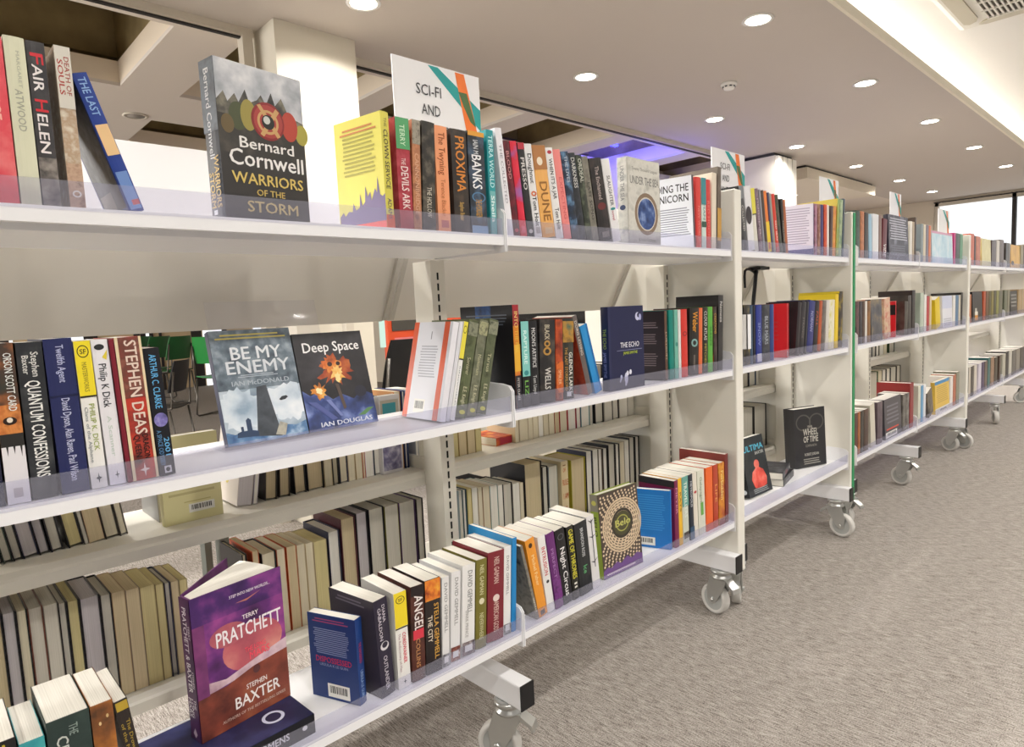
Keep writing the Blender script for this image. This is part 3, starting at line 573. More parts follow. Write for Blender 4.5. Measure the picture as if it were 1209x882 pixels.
# ---- middle shelf, left bay
row(ZM, .012, [
 (-12, 8, (-33, 408), '#1f2038', 'dark navy paperback cut by the picture edge', []),
 (10, 38, (-14, 407), 'n #2c3a34 #4a3a30 #b06a3a 10', 'thick paperback with a painted face above a white foot', [('sr', 0, 1, .42, .62, 'n #b5602e #d88a48 #8a4524 20'), ('sd', .5, .52, .3, .025, '#2a1a14'), ('sd', .5, .525, .13, .016, '#e9dccb'), ('sr', 0, 1, 0, .36, '#e6e3e6'), ('sp', [(0, .36), (.2, .36), (.25, .30), (.3, .36), (.5, .36), (.55, .31), (.6, .36), (.8, .36), (.85, .29), (.9, .36), (1, .36), (1, .44), (0, .44)], '#2c2a28'), ('sl', 'ORSON SCOTT CARD', .06, .42, .52, .86, '#e9ece6'), ('sr', .3, .7, .04, .1, '#b7b2b4')]),
 (40, 71, (12.5, 406), 'n #26282c #2f3135 #4a4c4c 12', 'thick black paperback with white quantum lettering', [('sl', 'Stephen', .06, .22, .52, .8, '#d9d9d4'), ('sl', 'Baxter', .08, .2, .18, .42, '#d9d9d4'), ('sl', 'QUANTUM CONFESSIONS', .24, .86, .26, .76, '#efefea')]),
 (74.5, 108, (39.5, 402.5), '#272d5c', 'thick navy paperback with small white names', [('sl', 'Twelfth Agent', .04, .28, .4, .66, '#b9bede'), ('sl', 'David Dyson, Alan Raven, Paul Wilson', .38, .92, .38, .66, '#c2c6e2'), ('sr', 0, 1, .63, .64, '#1d2248')]),
 (109.5, 129, (68.5, 406), '#f0eee8', 'yellow topped white paperback with round black badge', [('sr', 0, 1, .63, 1, '#f1dc2e'), ('sg', .5, .93, .36, .042, .84, '#2c2a18'), ('st', 'SF', .30, .70, .913, .945, '#2c2a18'), ('sl', 'MASTERWORKS', .14, .34, .34, .62, '#9c8f2a'), ('sr', 0, 1, .622, .634, '#2d2a20'), ('sl', 'PHILIP K. DICK', .42, .74, .46, .78, '#9fae5e'), ('sl', 'Clans of the Alphane', .44, .82, .16, .36, '#9aa0a0'), ('sp', [(.3, .07), (.46, .08), (.5, .11), (.54, .08), (.7, .07), (.54, .06), (.5, .03), (.46, .06)], '#55565a')]),
 (131.5, 151, (90.5, 404.5), '#eceaee', 'white paperback with black name, second white from left', [('sd', .45, .95, .3, .02, '#2d2d30'), ('sp', [(.55, .88), (.9, .93), (.8, .86)], '#e6d042'), ('sl', 'Philip K Dick', .16, .46, .28, .72, '#3c3c42'), ('sl', 'A Scanner', .52, .8, .35, .6, '#c9d4cc'), ('sp', [(.34, .07), (.46, .075), (.5, .1), (.54, .075), (.66, .07), (.54, .065), (.5, .04), (.46, .065)], '#66676c')]),
 (152, 154.5, (112, 404), '#7d1d2e', 'thin dark crimson book', []),
 (155, 189, (124.5, 401), 'n #b3352e #c8402f #4a2a28 8', 'thick red paperback with cream borders and huge capitals', [('sr', 0, .12, 0, 1, '#e8d6b0'), ('sr', .9, 1, 0, 1, '#e8d6b0'), ('sr', .12, .9, .58, 1, 'n #9a4038 #6e4238 #b06a58 16'), ('sl', 'STEPHEN DEAS', .02, .68, .34, .78, '#e7d3c4'), ('sl', 'DRAGON', .68, .86, .56, .78, '#2b1c1a'), ('sl', 'QUEEN', .68, .84, .24, .46, '#2b1c1a'), ('sp', [(.3, .07), (.46, .08), (.5, .12), (.54, .08), (.7, .07), (.54, .06), (.5, .02), (.46, .06)], '#f0d8d0')]),
 (190.5, 209, (165, 417), '#17181f', 'black paperback with sky blue name and a planet', [('sl', 'ARTHUR C. CLARKE', .05, .47, .28, .70, '#67b4e6'), ('sd', .5, .44, .44, .055, 'n #20202c #7c74b8 #d9d6ee 18'), ('sl', '2001', .70, .86, .52, .84, '#6fb8e8'), ('sl', 'A SPACE ODYSSEY', .64, .92, .12, .4, '#5b8cb8'), ('sr', .3, .75, .02, .075, '#d9d9dc'), ('sd', .52, .047, .14, .018, '#26262c')], {'h': .184}),
], LM, G1M)
def burst(u, v, ru, rv, n, seed, lo=.55):
    R = random.Random(seed)
    return [(min(.995, max(.005, u+ru*k*math.cos(2*math.pi*i/n))), min(.995, max(.005, v+rv*k*math.sin(2*math.pi*i/n)))) for i in range(n) for k in (R.uniform(lo, 1),)]
# two face-out books on a clear stand
stz = ZM
yb = .105
s = empty('book_stand', (.50, yb, ZM+.0008)); tag(s, 'clear acrylic easel holding two science fiction books on the middle shelf', 'book stand')
bk = R_(15)
b = MB(); b.prism([(-.006, .0), (-.006, .012), (-.003, .012), (-.003, .003), (.055, .003), (.055, 0)], 'x', -.12, .17, M_STAND); b.build('base', s)
b = MB(); c_, s_ = math.cos(bk), math.sin(bk)
b.prism([(.042, .003), (.045, .003), (.045+.262*s_, .262*c_), (.042+.262*s_, .262*c_)], 'x', -.095, .115, M_STAND); b.build('back_plate', s)
enemy = [('cr', 0, 1, 0, 1, 'n #64788c #a3b4c2 #dfe6ec 5'), ('cr', 0, 1, .47, 1, 'n #3f4a56 #66747f #98a4ae 16'), ('cp', burst(.22, .30, .34, .2, 40, 3, .7), 'n #8fa4b8 #c9d6e0 #f0f4f7 7'), ('cp', burst(.80, .32, .3, .2, 40, 4, .7), 'n #9db2c4 #d5dfe8 #f4f7f9 7'),
 ('cp', [(0, 0), (1, 0), (1, .13), (.86, .10), (.7, .12), (.5, .08), (.3, .11), (.1, .09), (0, .12)], 'n #2f4f7c #5f84ac #bcd0e2 16'), ('cp', [(.36, .05), (.45, .48), (.57, .49), (.66, .02)], 'n #34393f #4c525a #2c3036 9'), ('cp', [(.12, .06), (.13, .10), (.18, .11), (.18, .15), (.21, .15), (.21, .11), (.25, .11), (.25, .20), (.28, .22), (.31, .20), (.31, .11), (.38, .09), (.38, .05)], '#2c3f5c'),
 ('cp', [(.70, .345), (.74, .37), (.80, .375), (.82, .36), (.78, .34), (.72, .335)], '#23282e'), ('cp', [(.58, .04), (.7, .02), (.75, .12), (.66, .15)], 'n #8f8f88 #b9b4a4 #6a6e70 12'),
 ('ct', 'BE MY', .20, .84, .735, .845, '#dfe3e6'), ('ct', 'ENEMY', .12, .92, .61, .72, '#d6dbe0'), ('ct', 'IAN McDONALD', .16, .88, .505, .545, '#aeb8c2'), ('cq', .06, .94, .91, .97, 2, '#c9b95e'), ('cq', .25, .75, .57, .60, 2, '#b4bec8')]
deep = [('cr', 0, 1, 0, 1, 'n #1d1c1f #302e31 #4a464c 5'), ('cp', [(0, 0), (1, 0), (1, .3), (.85, .36), (.7, .28), (.55, .34), (.4, .30), (.25, .40), (.1, .36), (0, .42)], 'n #23283f #3f4f88 #8fa0d6 8'), ('cp', burst(.50, .60, .30, .19, 34, 5, .4), 'n #5a2c22 #a84a28 #d8803a 12'), ('cp', burst(.47, .66, .17, .11, 26, 6, .45), 'n #7a3420 #d8702e #f0b050 14'), ('cp', burst(.53, .57, .14, .12, 22, 7, .4), 'n #c8602c #f0b04c #f8dc90 14'), ('cd', .45, .665, .035, .025, '#3a2420'), ('cd', .57, .665, .03, .022, '#3a2420'), ('cp', burst(.53, .52, .05, .07, 14, 8), '#f6e09a'),
 ('cp', burst(.23, .40, .15, .10, 26, 9, .4), 'n #8a4a28 #e09038 #f4cc70 14'), ('cp', burst(.23, .4, .06, .04, 14, 10), '#f8e6b0'), ('cd', .82, .35, .09, .06, '#2a2a38'), ('cp', [(.47, .46), (.52, .45), (.57, .20), (.53, .18)], '#5a4c44'), ('cp', [(.72, .10), (.88, .165), (.97, .165), (.82, .095)], '#5f8a5a'), ('cp', [(.05, .30), (.16, .29), (.42, .10), (.34, .09)], '#56609a'), ('cp', [(.3, .3), (.36, .3), (.5, .12), (.46, .12)], '#7a86bc'),
 ('ct', 'Deep Space', .10, .93, .80, .90, '#f4f3f1'), ('ct', 'IAN DOUGLAS', .16, .92, .035, .08, '#dfe3ee')]
def faceout(px0, px1, y, z, yaw, back, T, Hb, cover, decor, desc, loc, group, hard=False, page='w', W_=None):
    x0, x1 = onLine(px0, y, z), onLine(px1, y, z)
    Wd = W_ or (x1-x0)/abs(math.cos(yaw)) - T*abs(math.sin(yaw))
    M = Matrix.Translation((x0, y+T*math.cos(back), z+T*math.sin(back) if 0 else z)) @ Matrix.Rotation(yaw, 4, 'Z') @ Matrix.Rotation(back, 4, 'X') @ Matrix.Rotation(R_(-90), 4, 'Z')
    return book('book', M, T, Wd, Hb, cover, page, decor, hard, desc, loc, group)
faceout(270, 365, .1065, ZM+.0045, 0, -bk, .016, .200, '#26335c', [('sr', 0, 1, .0, 1, '#22305e')] + enemy, 'blue grey paperback picturing a tall tower, facing out', LM, G1M)
faceout(366.5, 447, .1065, ZM+.0045, 0, -bk, .016, .186, '#2a2a2e', deep, 'dark paperback of an orange explosion in space, facing out', LM, G1M)
def lean_row(z, Yf, entries, loc, group, wdef=None):
    """books leaning to the right against one another: (xbl, xbr at the foot, thickness from those), shared lean"""
    for xbl, xbr, lean, Hb, cover, desc, decor, op in entries:
        X0, X1 = onLine(xbl, Yf, z), onLine(xbr, Yf, z); T = (X1-X0)*math.cos(lean)-.0006
        book('book', pose(X1-T*math.cos(lean) if lean > 0 else X0, Yf+op.get('dy', 0), z, op.get('yaw', 0), lean, T), T, op.get('w', wdef or Hb*.64), Hb, cover, op.get('page', 'w'), decor, op.get('hard', False), desc, loc, group)
lw = R_(14)
SPY = '#51583c'
lean_row(ZM, .014, [
 (518.5, 526, lw, .200, '#e9e8ee', 'white paperback with orange edges leaning, back cover showing', [('kr', 0, 1, 0, 1, '#e6e7ee'), ('kr', 0, .13, 0, 1, '#e0623c'), ('kr', .80, .93, 0, 1, '#e0623c'), ('kq', .26, .72, .42, .76, 12, '#b3b4be'), ('kt', 'I', .48, .52, .82, .9, '#8a8a92'), ('kb', .28, .56, .06, .2)], {'w': .13}),
 (526.5, 531, lw, .200, '#dcdce2', 'thin grey white paperback leaning right', [], {}),
 (531.5, 537, lw, .200, '#eeeeec', 'yellow topped white paperback leaning right', [('sr', 0, 1, .62, 1, '#ecdf4e'), ('sg', .5, .92, .38, .04, .8, '#3a3820'), ('sr', 0, 1, .61, .625, '#33322a'), ('sl', 'RINGWORLD', .45, .85, .35, .6, '#9aa0a0')], {}),
 (538, 550, lw, .200, 'n #4f573c #626a4a #3c432e 12', 'first of three moss green paperbacks leaning right', [('sl', 'Sorcerer', .38, .56, .3, .66, '#b9b795'), ('sl', 'E.E. Knight', .68, .88, .3, .66, '#c9c6a6'), ('sd', .5, .06, .3, .022, '#d3cf4a'), ('sr', 0, 1, .84, .98, 'n #6a6e5a #8d8f78 #4b5040 40')], {}),
 (551, 562, lw, .200, 'n #535a45 #7b7d68 #3c4130 12', 'second of three moss green paperbacks leaning right', [('sl', 'Memorium', .36, .58, .3, .66, '#b9b795'), ('sl', 'E.E. Knight', .68, .88, .3, .66, '#c9c6a6'), ('sd', .5, .06, .3, .022, '#d3cf4a'), ('sr', 0, 1, .84, .98, 'n #8a8d6a #a8a884 #4b5040 40')], {}),
 (563, 574, lw, .200, 'n #4f5644 #62694e #383d2c 12', 'third of three moss green paperbacks, nearest the bracket', [('sl', 'Tarsus', .36, .56, .3, .66, '#b9b795'), ('sl', 'E.E. Knight', .68, .88, .3, .66, '#c9c6a6'), ('sd', .5, .06, .3, .022, '#d3cf4a'), ('sr', 0, 1, .84, .98, 'n #6f7360 #94967e #4b5040 40')], {}),
], LM, G1M)
# ---- middle shelf, right bay
row(ZM, .012, [
 (610.5, 618, (604, 361), 'n #c8452c #e0902f #d9662c 6', 'tall red and yellow hardback with black back cover', [('sr', 0, 1, .8, 1, '#a02a34'), ('sr', 0, 1, .36, .62, '#e8b23a'), ('sr', 0, 1, 0, .32, '#26242c'), ('sl', 'INTO', .06, .22, .22, .78, '#e8d07a'), ('sl', 'THE FIRE', .24, .46, .25, .75, '#e8c04a'), ('sl', 'PETER CLINES', .7, .92, .3, .65, '#c9c4be'), ('kr', 0, 1, 0, 1, '#1f1e22'), ('kr', .3, .6, .7, 1, 'n #1f2430 #2c4a7c #4a78b8 12'), ('kq', .1, .9, .8, .92, 4, '#5c6470')], {'yaw': R_(5), 'w': .160, 'h': .226}),
 (619, 628, (617, 380), '#1c1d20', 'teal topped black paperback', [('sr', 0, 1, .36, 1, '#83c8c0'), ('sl', 'RAPTURE', .1, .5, .3, .7, '#d8efe9'), ('sd', .5, .40, .3, .03, '#3a8a8c'), ('sl', 'LIZ', .68, .86, .25, .7, '#7db858')]),
 (628.5, 638.5, (625, 379.5), '#202023', 'black paperback with white moon lettering', [('sl', 'MOON\'S ARTIFICE', .08, .55, .28, .7, '#d2d2d0'), ('sl', 'Tom Lloyd', .64, .86, .28, .66, '#c4c4c2')]),
 (639, 657, (638, 378.8), 'n #242327 #2e2c2c #5a5148 10', 'black paperback with a gold dragon emblem', [('sl', 'BLACK', .06, .24, .3, .6, '#c9c0a8'), ('sg', .45, .62, .26, .05, .55, '#b58a45'), ('sg', .45, .71, .2, .04, .5, '#b58a45'), ('sl', 'WELLS', .58, .84, .3, .66, '#d6d3cb')]),
 (657.5, 665.8, (651.8, 378), 'n #5a1f1a #c0532c #2a1a18 8', 'black and flame red paperback', [('sr', 0, 1, .1, .48, 'n #b54a24 #d9702f #7d2a1a 20'), ('sl', 'SMILER', .62, .8, .3, .7, '#e0b48a')]),
 (666.3, 679, (664, 376.5), 'n #28282a #33332f #4a4a3c 10', 'black paperback with white name and a sunset top', [('sr', 0, 1, .70, .96, 'n #3a3a34 #b98a3a #4d6a5a 12'), ('sl', 'GLENDA LARKE', .42, .94, .54, .84, '#e6e5dc'), ('sl', 'THE LAST STORMLORD', .36, .9, .16, .4, '#b98f48'), ('sr', .3, .7, .03, .09, '#cfcfd2')]),
 (697, 703, (673.5, 376.5), '#6a605c', 'grey paperback leaning left with a red cover side', [('kr', 0, 1, 0, 1, 'n #31231f #a83a26 #c8552f 9'), ('sl', 'DORIS LESSING', .06, .5, .28, .7, '#d2cac0')], {'dy': .006}),
 (705, 713, (683, 388), '#2f8fd0', 'bright blue paperback leaning left', [('sr', .78, 1, 0, 1, '#1f6fb0')], {'dy': .003}),
], RM, G1M, prev=(onLine(607.5, .012, ZM), 0, .2))
book('book', pose(onLine(720.2, .008, ZM)-.002, .006+.024, ZM, R_(-91)), .024, .146, .212, '#23264a', 'w', [('sl', 'THE ECHO', .26, .50, .3, .7, '#9fb04a'), ('sl', 'JAMES SMYTHE', .54, .84, .3, .66, '#8a8fc0'), ('cr', .0, .06, 0, 1, '#2c3054'),
 ('ct', 'THE ECHO', .32, .86, .505, .565, '#e6e6ee'), ('cr', .22, .94, .468, .474, '#8f93b4'), ('ct', 'JAMES SMYTHE', .40, .80, .42, .452, '#b9cc3e'), ('cd', .83, .87, .07, .05, '#c9cbe6'), ('cd', .86, .885, .045, .03, '#23264a'), ('cd', .90, .86, .035, .04, '#aeb2d8'),
 ('cd', .46, .13, .05, .07, '#c9cbe2'), ('cd', .50, .19, .035, .03, '#dfe0ee'), ('cd', .58, .2, .035, .03, '#dfe0ee'), ('cp', [(.42, .04), (.46, .04), (.50, .16), (.44, .16)], '#c9cbe2'), ('cd', .32, .15, .03, .03, '#b4b7d6'), ('cp', [(.27, .09), (.3, .09), (.34, .15), (.3, .16)], '#b4b7d6')],
 True, 'navy hardback with white title and pale astronaut, facing out', RM, G1M)
row(ZM, .012, [
 (786.5, 791.5, (783.3, 367.5), 'n #4a3022 #5c4030 #7a5a44 12', 'brown paperback turned so its black back cover shows', [('sl', 'LUSTRUM', .3, .7, .3, .7, '#cbb8a0'), ('kr', 0, 1, 0, 1, '#241a1e'), ('kq', .2, .85, .75, .85, 3, '#76686c'), ('kq', .2, .85, .52, .68, 5, '#6e6064'), ('kq', .2, .85, .2, .4, 6, '#6e6064')], {'yaw': R_(11), 'w': .128}),
 (792.5, 797.6, (790.3, 366.4), '#128074', 'teal hardback', []),
 (798, 802, (797, 366), '#74b5a4', 'pale teal paperback', [('sd', .5, .5, .36, .03, '#3c8a7c')]),
 (802.5, 805.5, (802, 366), '#dfdeda', 'thin white paperback', []),
 (806.5, 813.5, (806.3, 365.5), '#d23a30', 'red paperback with dark emblem', [('sg', .5, .64, .34, .035, .6, '#8c2a2a')]),
 (814.5, 825.5, (815, 364.6), '#25211e', 'black paperback with orange flourish', [('sl', 'Weber', .06, .36, .3, .8, '#e09a2a'), ('sd', .5, .48, .34, .06, '#7fa8a4'), ('sd', .5, .48, .18, .035, '#25211e'), ('sr', .4, .6, .08, .3, '#6a625a')]),
 (826, 830, (825.8, 364), '#e2703e', 'thin orange paperback', []),
 (830.5, 837, (829.5, 363.2), '#2a2822', 'black paperback with white cloud lettering', [('sl', 'CLOUD ATLAS', .06, .5, .26, .74, '#c9c9c2'), ('sl', 'MITCHELL', .55, .9, .3, .66, '#a9a24a')]),
 (837.5, 843, (837.5, 362.6), '#5fae45', 'lime green paperback', [('sl', 'SLEEPS', .3, .6, .3, .7, '#3f7c30')]),
 (843.5, 848, (843.5, 356), 'n #2c2624 #3c302c #5a4a42 12', 'dark brown paperback with gold capitals', [('sl', 'CREATIONS', .1, .42, .25, .75, '#c9a04c'), ('kr', 0, 1, .0, 1, 'n #2a2224 #3a2a2a #b5452e 5')], {'w': .14, 'h': .198}),
 (848.5, 854.5, (849, 349), '#3c3a3a', 'tall black hardback against the end panel', [('sl', 'Nemesis', .08, .36, .3, .72, '#d2d0cc'), ('kr', 0, 1, 0, 1, '#1c1b1d')], {'w': .15}),
], RM, G1M, prev=(onLine(768, .012, ZM), 0, .2))

# ---- bottom shelf, left bay
def topped(z, Yf, entries, loc, group): return row(z, Yf, entries, loc, group)
row(ZB, .012, [
 (-4, 40, (-30, 892), '#1c1a1c', 'black paperback with yellow lettering at the picture corner', [('sl', 'TAD', .02, .3, .2, .7, '#d9c23a')], {'h': .196}),
 (42, 72, (22, 869), 'n #2f8f9a #3fa2a6 #7fc4c0 10', 'teal paperback beside the thick dark green one', [('sl', 'sea', .1, .3, .3, .6, '#2a5a64')], {'h': .182}),
 (74, 124, (53.5, 858), 'n #22302e #2a3a37 #33443f 10', 'thick dark green paperback', [('sl', 'THE', .06, .14, .5, .7, '#8a9a92'), ('sl', 'CREATURE', .12, .6, .2, .46, '#c9cdc6')], {'h': .196}),
 (126, 152, (97.5, 847), 'n #3a2a20 #8a542a #c07a34 9', 'dark paperback with orange and brown painted spine', [('sd', .35, .86, .06, .014, '#e0c08a'), ('sd', .7, .9, .06, .014, '#d0b07a')], {'h': .196}),
 (170, 186, (134, 832), '#2c2422', 'black paperback with gold lettering leaning left', [('sr', .1, .95, .92, .99, '#b79a34'), ('sl', 'The Drowning', .16, .5, .56, .82, '#a58c3a'), ('sl', 'of the Moon', .18, .5, .16, .4, '#a58c3a')], {'h': .19}),
], LB, G1B)
# flat hardback with an open paperback standing on it
x = onLine(192, .0, ZB)
M = Matrix.Translation((.235, .212, ZB)) @ Matrix.Rotation(R_(8), 4, 'Z') @ Matrix.Rotation(R_(90), 4, 'Y') @ Matrix.Rotation(R_(180), 4, 'X')
def flat_book(x, y, z, yaw, T, Wd, Hb, cover, decor, desc, loc, group, page='w', hard=True):
    """lying on its back cover with the spine towards the aisle; (x, y) is the spine's left end"""
    M = Matrix.Translation((x, y, z)) @ Matrix.Rotation(yaw, 4, 'Z') @ Matrix(((0, 0, 1, 0), (0, 1, 0, 0), (-1, 0, 0, T), (0, 0, 0, 1)))
    M = Matrix.Translation((x, y, z)) @ Matrix.Rotation(yaw, 4, 'Z') @ Matrix(((0, 0, -1, Hb), (0, 1, 0, 0), (1, 0, 0, 0), (0, 0, 0, 1)))
    return book('book', M, T, Wd, Hb, cover, page, decor, hard, desc, loc, group)
pR, pL = atZ(373.5, 845, ZB+.034), atZ(300, 884, ZB+.034)
ang = math.atan2(pR.y-pL.y, pR.x-pL.x)
d = Vector((math.cos(ang), math.sin(ang), 0)); o = pR - d*.232; o.y += max(0, .006-min(o.y, pR.y))
flat_book(o.x, o.y, ZB, ang, .034, .152, .232, 'n #1f2040 #25264a #3a3f6e 6', [('sr', 0, 1, 0, 1, '#1a1a1e'), ('sl', 'GOOD OMENS', .36, .80, .34, .68, '#d9d9dc'), ('sd', .5, .08, .12, .02, '#e6e6e6'), ('ct', 'GOOD', .5, .8, .35, .5, '#8f94b8'), ('cg', .3, .22, .12, .08, .7, '#c9cce0')], 'navy hardback lying flat under the purple book', LB, G1B)
a, c = atZ(239, 879, ZB+.0345), atZ(343, 820.6, ZB+.0345); c.y += .0
th = math.atan2(c.y-a.y, c.x-a.x)
Wp = (c-a).length
mars = [('cr', 0, 1, 0, 1, 'n #2c1838 #6a2f78 #b0509a 5'), ('cr', 0, 1, .80, 1, 'n #1f1238 #4a2668 #a0489a 5'), ('cd', .62, .52, .34, .17, 'n #8a3a50 #c0606a #e09a8c 4'), ('cd', .36, .66, .2, .08, 'n #7a3458 #b8606a #8a3a5a 5'), ('cp', [(0, .30), (0, .40), (.3, .36), (.7, .42), (1, .46), (1, .38), (.5, .33)], 'n #8a6078 #dcc0c8 #a07090 6'), ('cp', [(0, 0), (1, 0), (1, .38), (.6, .36), (.3, .31), (0, .31)], 'n #4a2420 #8a4434 #b06a4a 6'), ('cr', .0, .12, .3, .8, 'n #5a2a58 #7c3a70 #8a4a78 8'),
 ('ct', 'STEP INTO NEW WORLDS...', .40, .86, .905, .925, '#e9dcea'), ('cp', [(.46, .86), (.58, .85), (.76, .89), (.6, .865)], '#b8746a'), ('ct', 'TERRY', .52, .70, .725, .755, '#f0e4ea'), ('ct', 'PRATCHETT', .22, .96, .60, .70, '#f4ecf0'), ('ct', 'THE LONG', .52, .76, .48, .515, '#f4566a'), ('ct', 'MARS', .56, .80, .42, .47, '#f4566a'), ('cd', .63, .33, .04, .03, '#5a3234'), ('ct', 'STEPHEN', .50, .74, .215, .25, '#f2e6e2'), ('ct', 'BAXTER', .36, .88, .11, .19, '#f6efec'), ('ct', 'AUTHORS OF THE BESTSELLING SERIES', .22, .94, .055, .075, '#d8b8a8'),
 ('sr', 0, 1, 0, 1, 'n #3a1c4a #5a2456 #2a1730 6'), ('sl', 'PRATCHETT & BAXTER', .06, .66, .24, .62, '#eee6ec'), ('sl', 'TERRY', .18, .28, .7, .86, '#e6d8e2'), ('sl', 'STEPHEN', .50, .62, .7, .86, '#e6d8e2'), ('sl', 'THE', .70, .77, .62, .84, '#eee6ec'), ('sl', 'LONG', .70, .84, .36, .58, '#eee6ec'), ('sl', 'MARS', .70, .84, .1, .32, '#eee6ec'), ('sp', [(.3, .05), (.5, .09), (.7, .05), (.5, .02)], '#c9b4c4')]
pt = .032
M = Matrix.Translation((a.x+pt*math.sin(th), a.y, ZB+.0348)) @ Matrix.Rotation(th-R_(90), 4, 'Z') @ Matrix.Translation((-pt, 0, 0))
M = Matrix.Translation((a.x, a.y, ZB+.0348)) @ Matrix.Rotation(th-R_(90), 4, 'Z') @ Matrix.Translation((-pt, 0, 0))
book('book', M, pt, Wp, .240, 'n #4a2450 #6a2f6e #2a1730 6', 'w', mars, True, 'purple and red planet hardback standing half open', LB, G1B, spread=R_(36))
row(ZB, .012, [
 (430, 441.5, (424.6, 729), '#1d3f80', 'small blue paperback showing its back cover and bar code', [('kr', 0, 1, 0, 1, '#203a78'), ('sl', 'THE DISPOSSESSED', .28, .52, .3, .62, '#b03a5a'), ('sl', 'URSULA LE GUIN', .6, .92, .3, .66, '#9ab4dc'), ('kq', .1, .86, .9, .96, 2, '#a84a78'), ('kq', .1, .86, .53, .84, 13, '#8f9cc4'), ('kt', 'DISPOSSESSED', .12, .88, .435, .50, '#d02e56'), ('kt', 'URSULA K LE GUIN', .2, .8, .39, .42, '#8f9cc4'), ('kb', .34, .80, .03, .19)], {'yaw': R_(22), 'w': .11, 'h': .163, 'dy': .012}),
 (452, 470, (440.3, 712.5), '#2b2538', 'very thick dark plum paperback with silver lettering', [('sl', 'DIANA', .06, .24, .54, .74, '#cfc8d2'), ('sl', 'GABALDON', .08, .42, .22, .44, '#cfc8d2'), ('sd', .5, .52, .3, .045, '#dcd8dc'), ('sd', .52, .53, .2, .03, '#2b2538'), ('sl', 'OUTLANDER', .58, .93, .34, .6, '#cfc8d2'), ('kr', 0, 1, 0, 1, '#37303f'), ('kq', .15, .8, .9, .97, 2, '#6f6878'), ('kr', .02, .25, .08, .3, '#d9d6da')], {'yaw': R_(9), 'w': .130}),
 (472, 486.5, (466.3, 702), '#eeece6', 'yellow topped white paperback with red lettering', [('sr', 0, 1, .64, 1, '#efd62c'), ('sg', .5, .92, .36, .04, .84, '#2c2a18'), ('st', 'SF', .32, .68, .905, .935, '#2c2a18'), ('sr', 0, 1, .625, .637, '#33302a'), ('sl', 'CORDWAINER', .42, .74, .5, .76, '#d8405a'), ('sl', 'The Rediscovery of Man', .42, .82, .18, .34, '#b8a0a4'), ('sp', [(.34, .07), (.46, .075), (.5, .1), (.54, .075), (.66, .07), (.54, .065), (.5, .04), (.46, .065)], '#66676c')]),
 (488, 503.5, (485, 695.5), 'n #3a2420 #5a3026 #2a1a18 7', 'dark brown paperback with big white and red capitals', [('sr', 0, 1, .9, 1, '#241a1c'), ('sl', 'ANGEL', .10, .48, .24, .86, '#efe6e2'), ('sr', .1, .9, .44, .54, '#d83a4c'), ('sl', 'COLLINS', .55, .86, .3, .6, '#c08a5a')]),
 (504.5, 522.5, (501.7, 688.5), '#27201f', 'black paperback with orange flames at the top', [('sr', 0, 1, .78, 1, 'n #8a3018 #e07a2c #f0b03c 18'), ('sl', 'STELLA GEMMELL', .26, .86, .56, .84, '#dca84c'), ('sl', 'THE CITY', .38, .66, .14, .42, '#e6d9c4'), ('sr', 0, 1, 0, .1, '#2e2a2e')]),
 (523.5, 531.8, (522.4, 684), '#e7e6e4', 'first white fantasy paperback with grey capitals', [('sl', 'DAVID GEMMELL', .06, .62, .3, .74, '#9a9a98'), ('sr', 0, 1, 0, .14, 'n #3a3a3c #8a8a88 #d0d0ce 30'), lab('#e8e8e6')]),
 (533.5, 544.5, (534.5, 678.6), '#e5e4e4', 'second white fantasy paperback with grey capitals', [('sl', 'DAVID GEMMELL', .06, .6, .34, .7, '#9a9a98'), ('sr', 0, 1, 0, .16, 'n #4a2c2c #8a4a3c #d0c0b0 30'), lab('#e8e8e6')]),
 (546, 561, (546.8, 671), '#e9e8e6', 'thicker white fantasy paperback, third of the white spines', [('sl', 'DAVID GEMMELL', .06, .54, .4, .74, '#8a8a88'), ('sl', 'DARK PRINCE', .5, .8, .24, .46, '#b4b2b0'), ('sr', 0, 1, 0, .15, 'n #3a3238 #7a6a6a #d0c8c0 30'), lab('#e8e8e6')]),
 (562.5, 575, (563.3, 664), '#77702e', 'olive green paperback with white emblem', [('sl', 'NEIL GAIMAN', .06, .4, .32, .68, '#cfca9e'), ('sd', .5, .53, .24, .035, '#d9d4b4'), ('sl', 'NEVERWHERE', .6, .9, .32, .68, '#cfca9e')]),
 (576, 595, (577, 656), '#7e2530', 'maroon paperback with white emblem', [('sl', 'NEIL GAIMAN', .06, .36, .36, .66, '#d9b8ae'), ('sd', .5, .48, .2, .04, '#e2cfc6'), ('sl', 'AMERICAN GODS', .56, .9, .36, .66, '#d9b8ae')]),
 (596, 604.5, (596.8, 648), '#ecebe9', 'slim white paperback before the blue one', [('sl', 'DAVID GEMMELL', .1, .55, .3, .64, '#9a9a98'), ('sr', 0, 1, 0, .12, 'n #2a2a2c #6a6a68 #d0d0ce 30'), lab('#e8e8e6')]),
 (605, 611, (605.3, 637), '#1f86c8', 'bright blue hardback standing taller beside the bracket', [('kr', 0, 1, 0, 1, '#2a90d0')], {'w': .150}),
], LB, G1B)
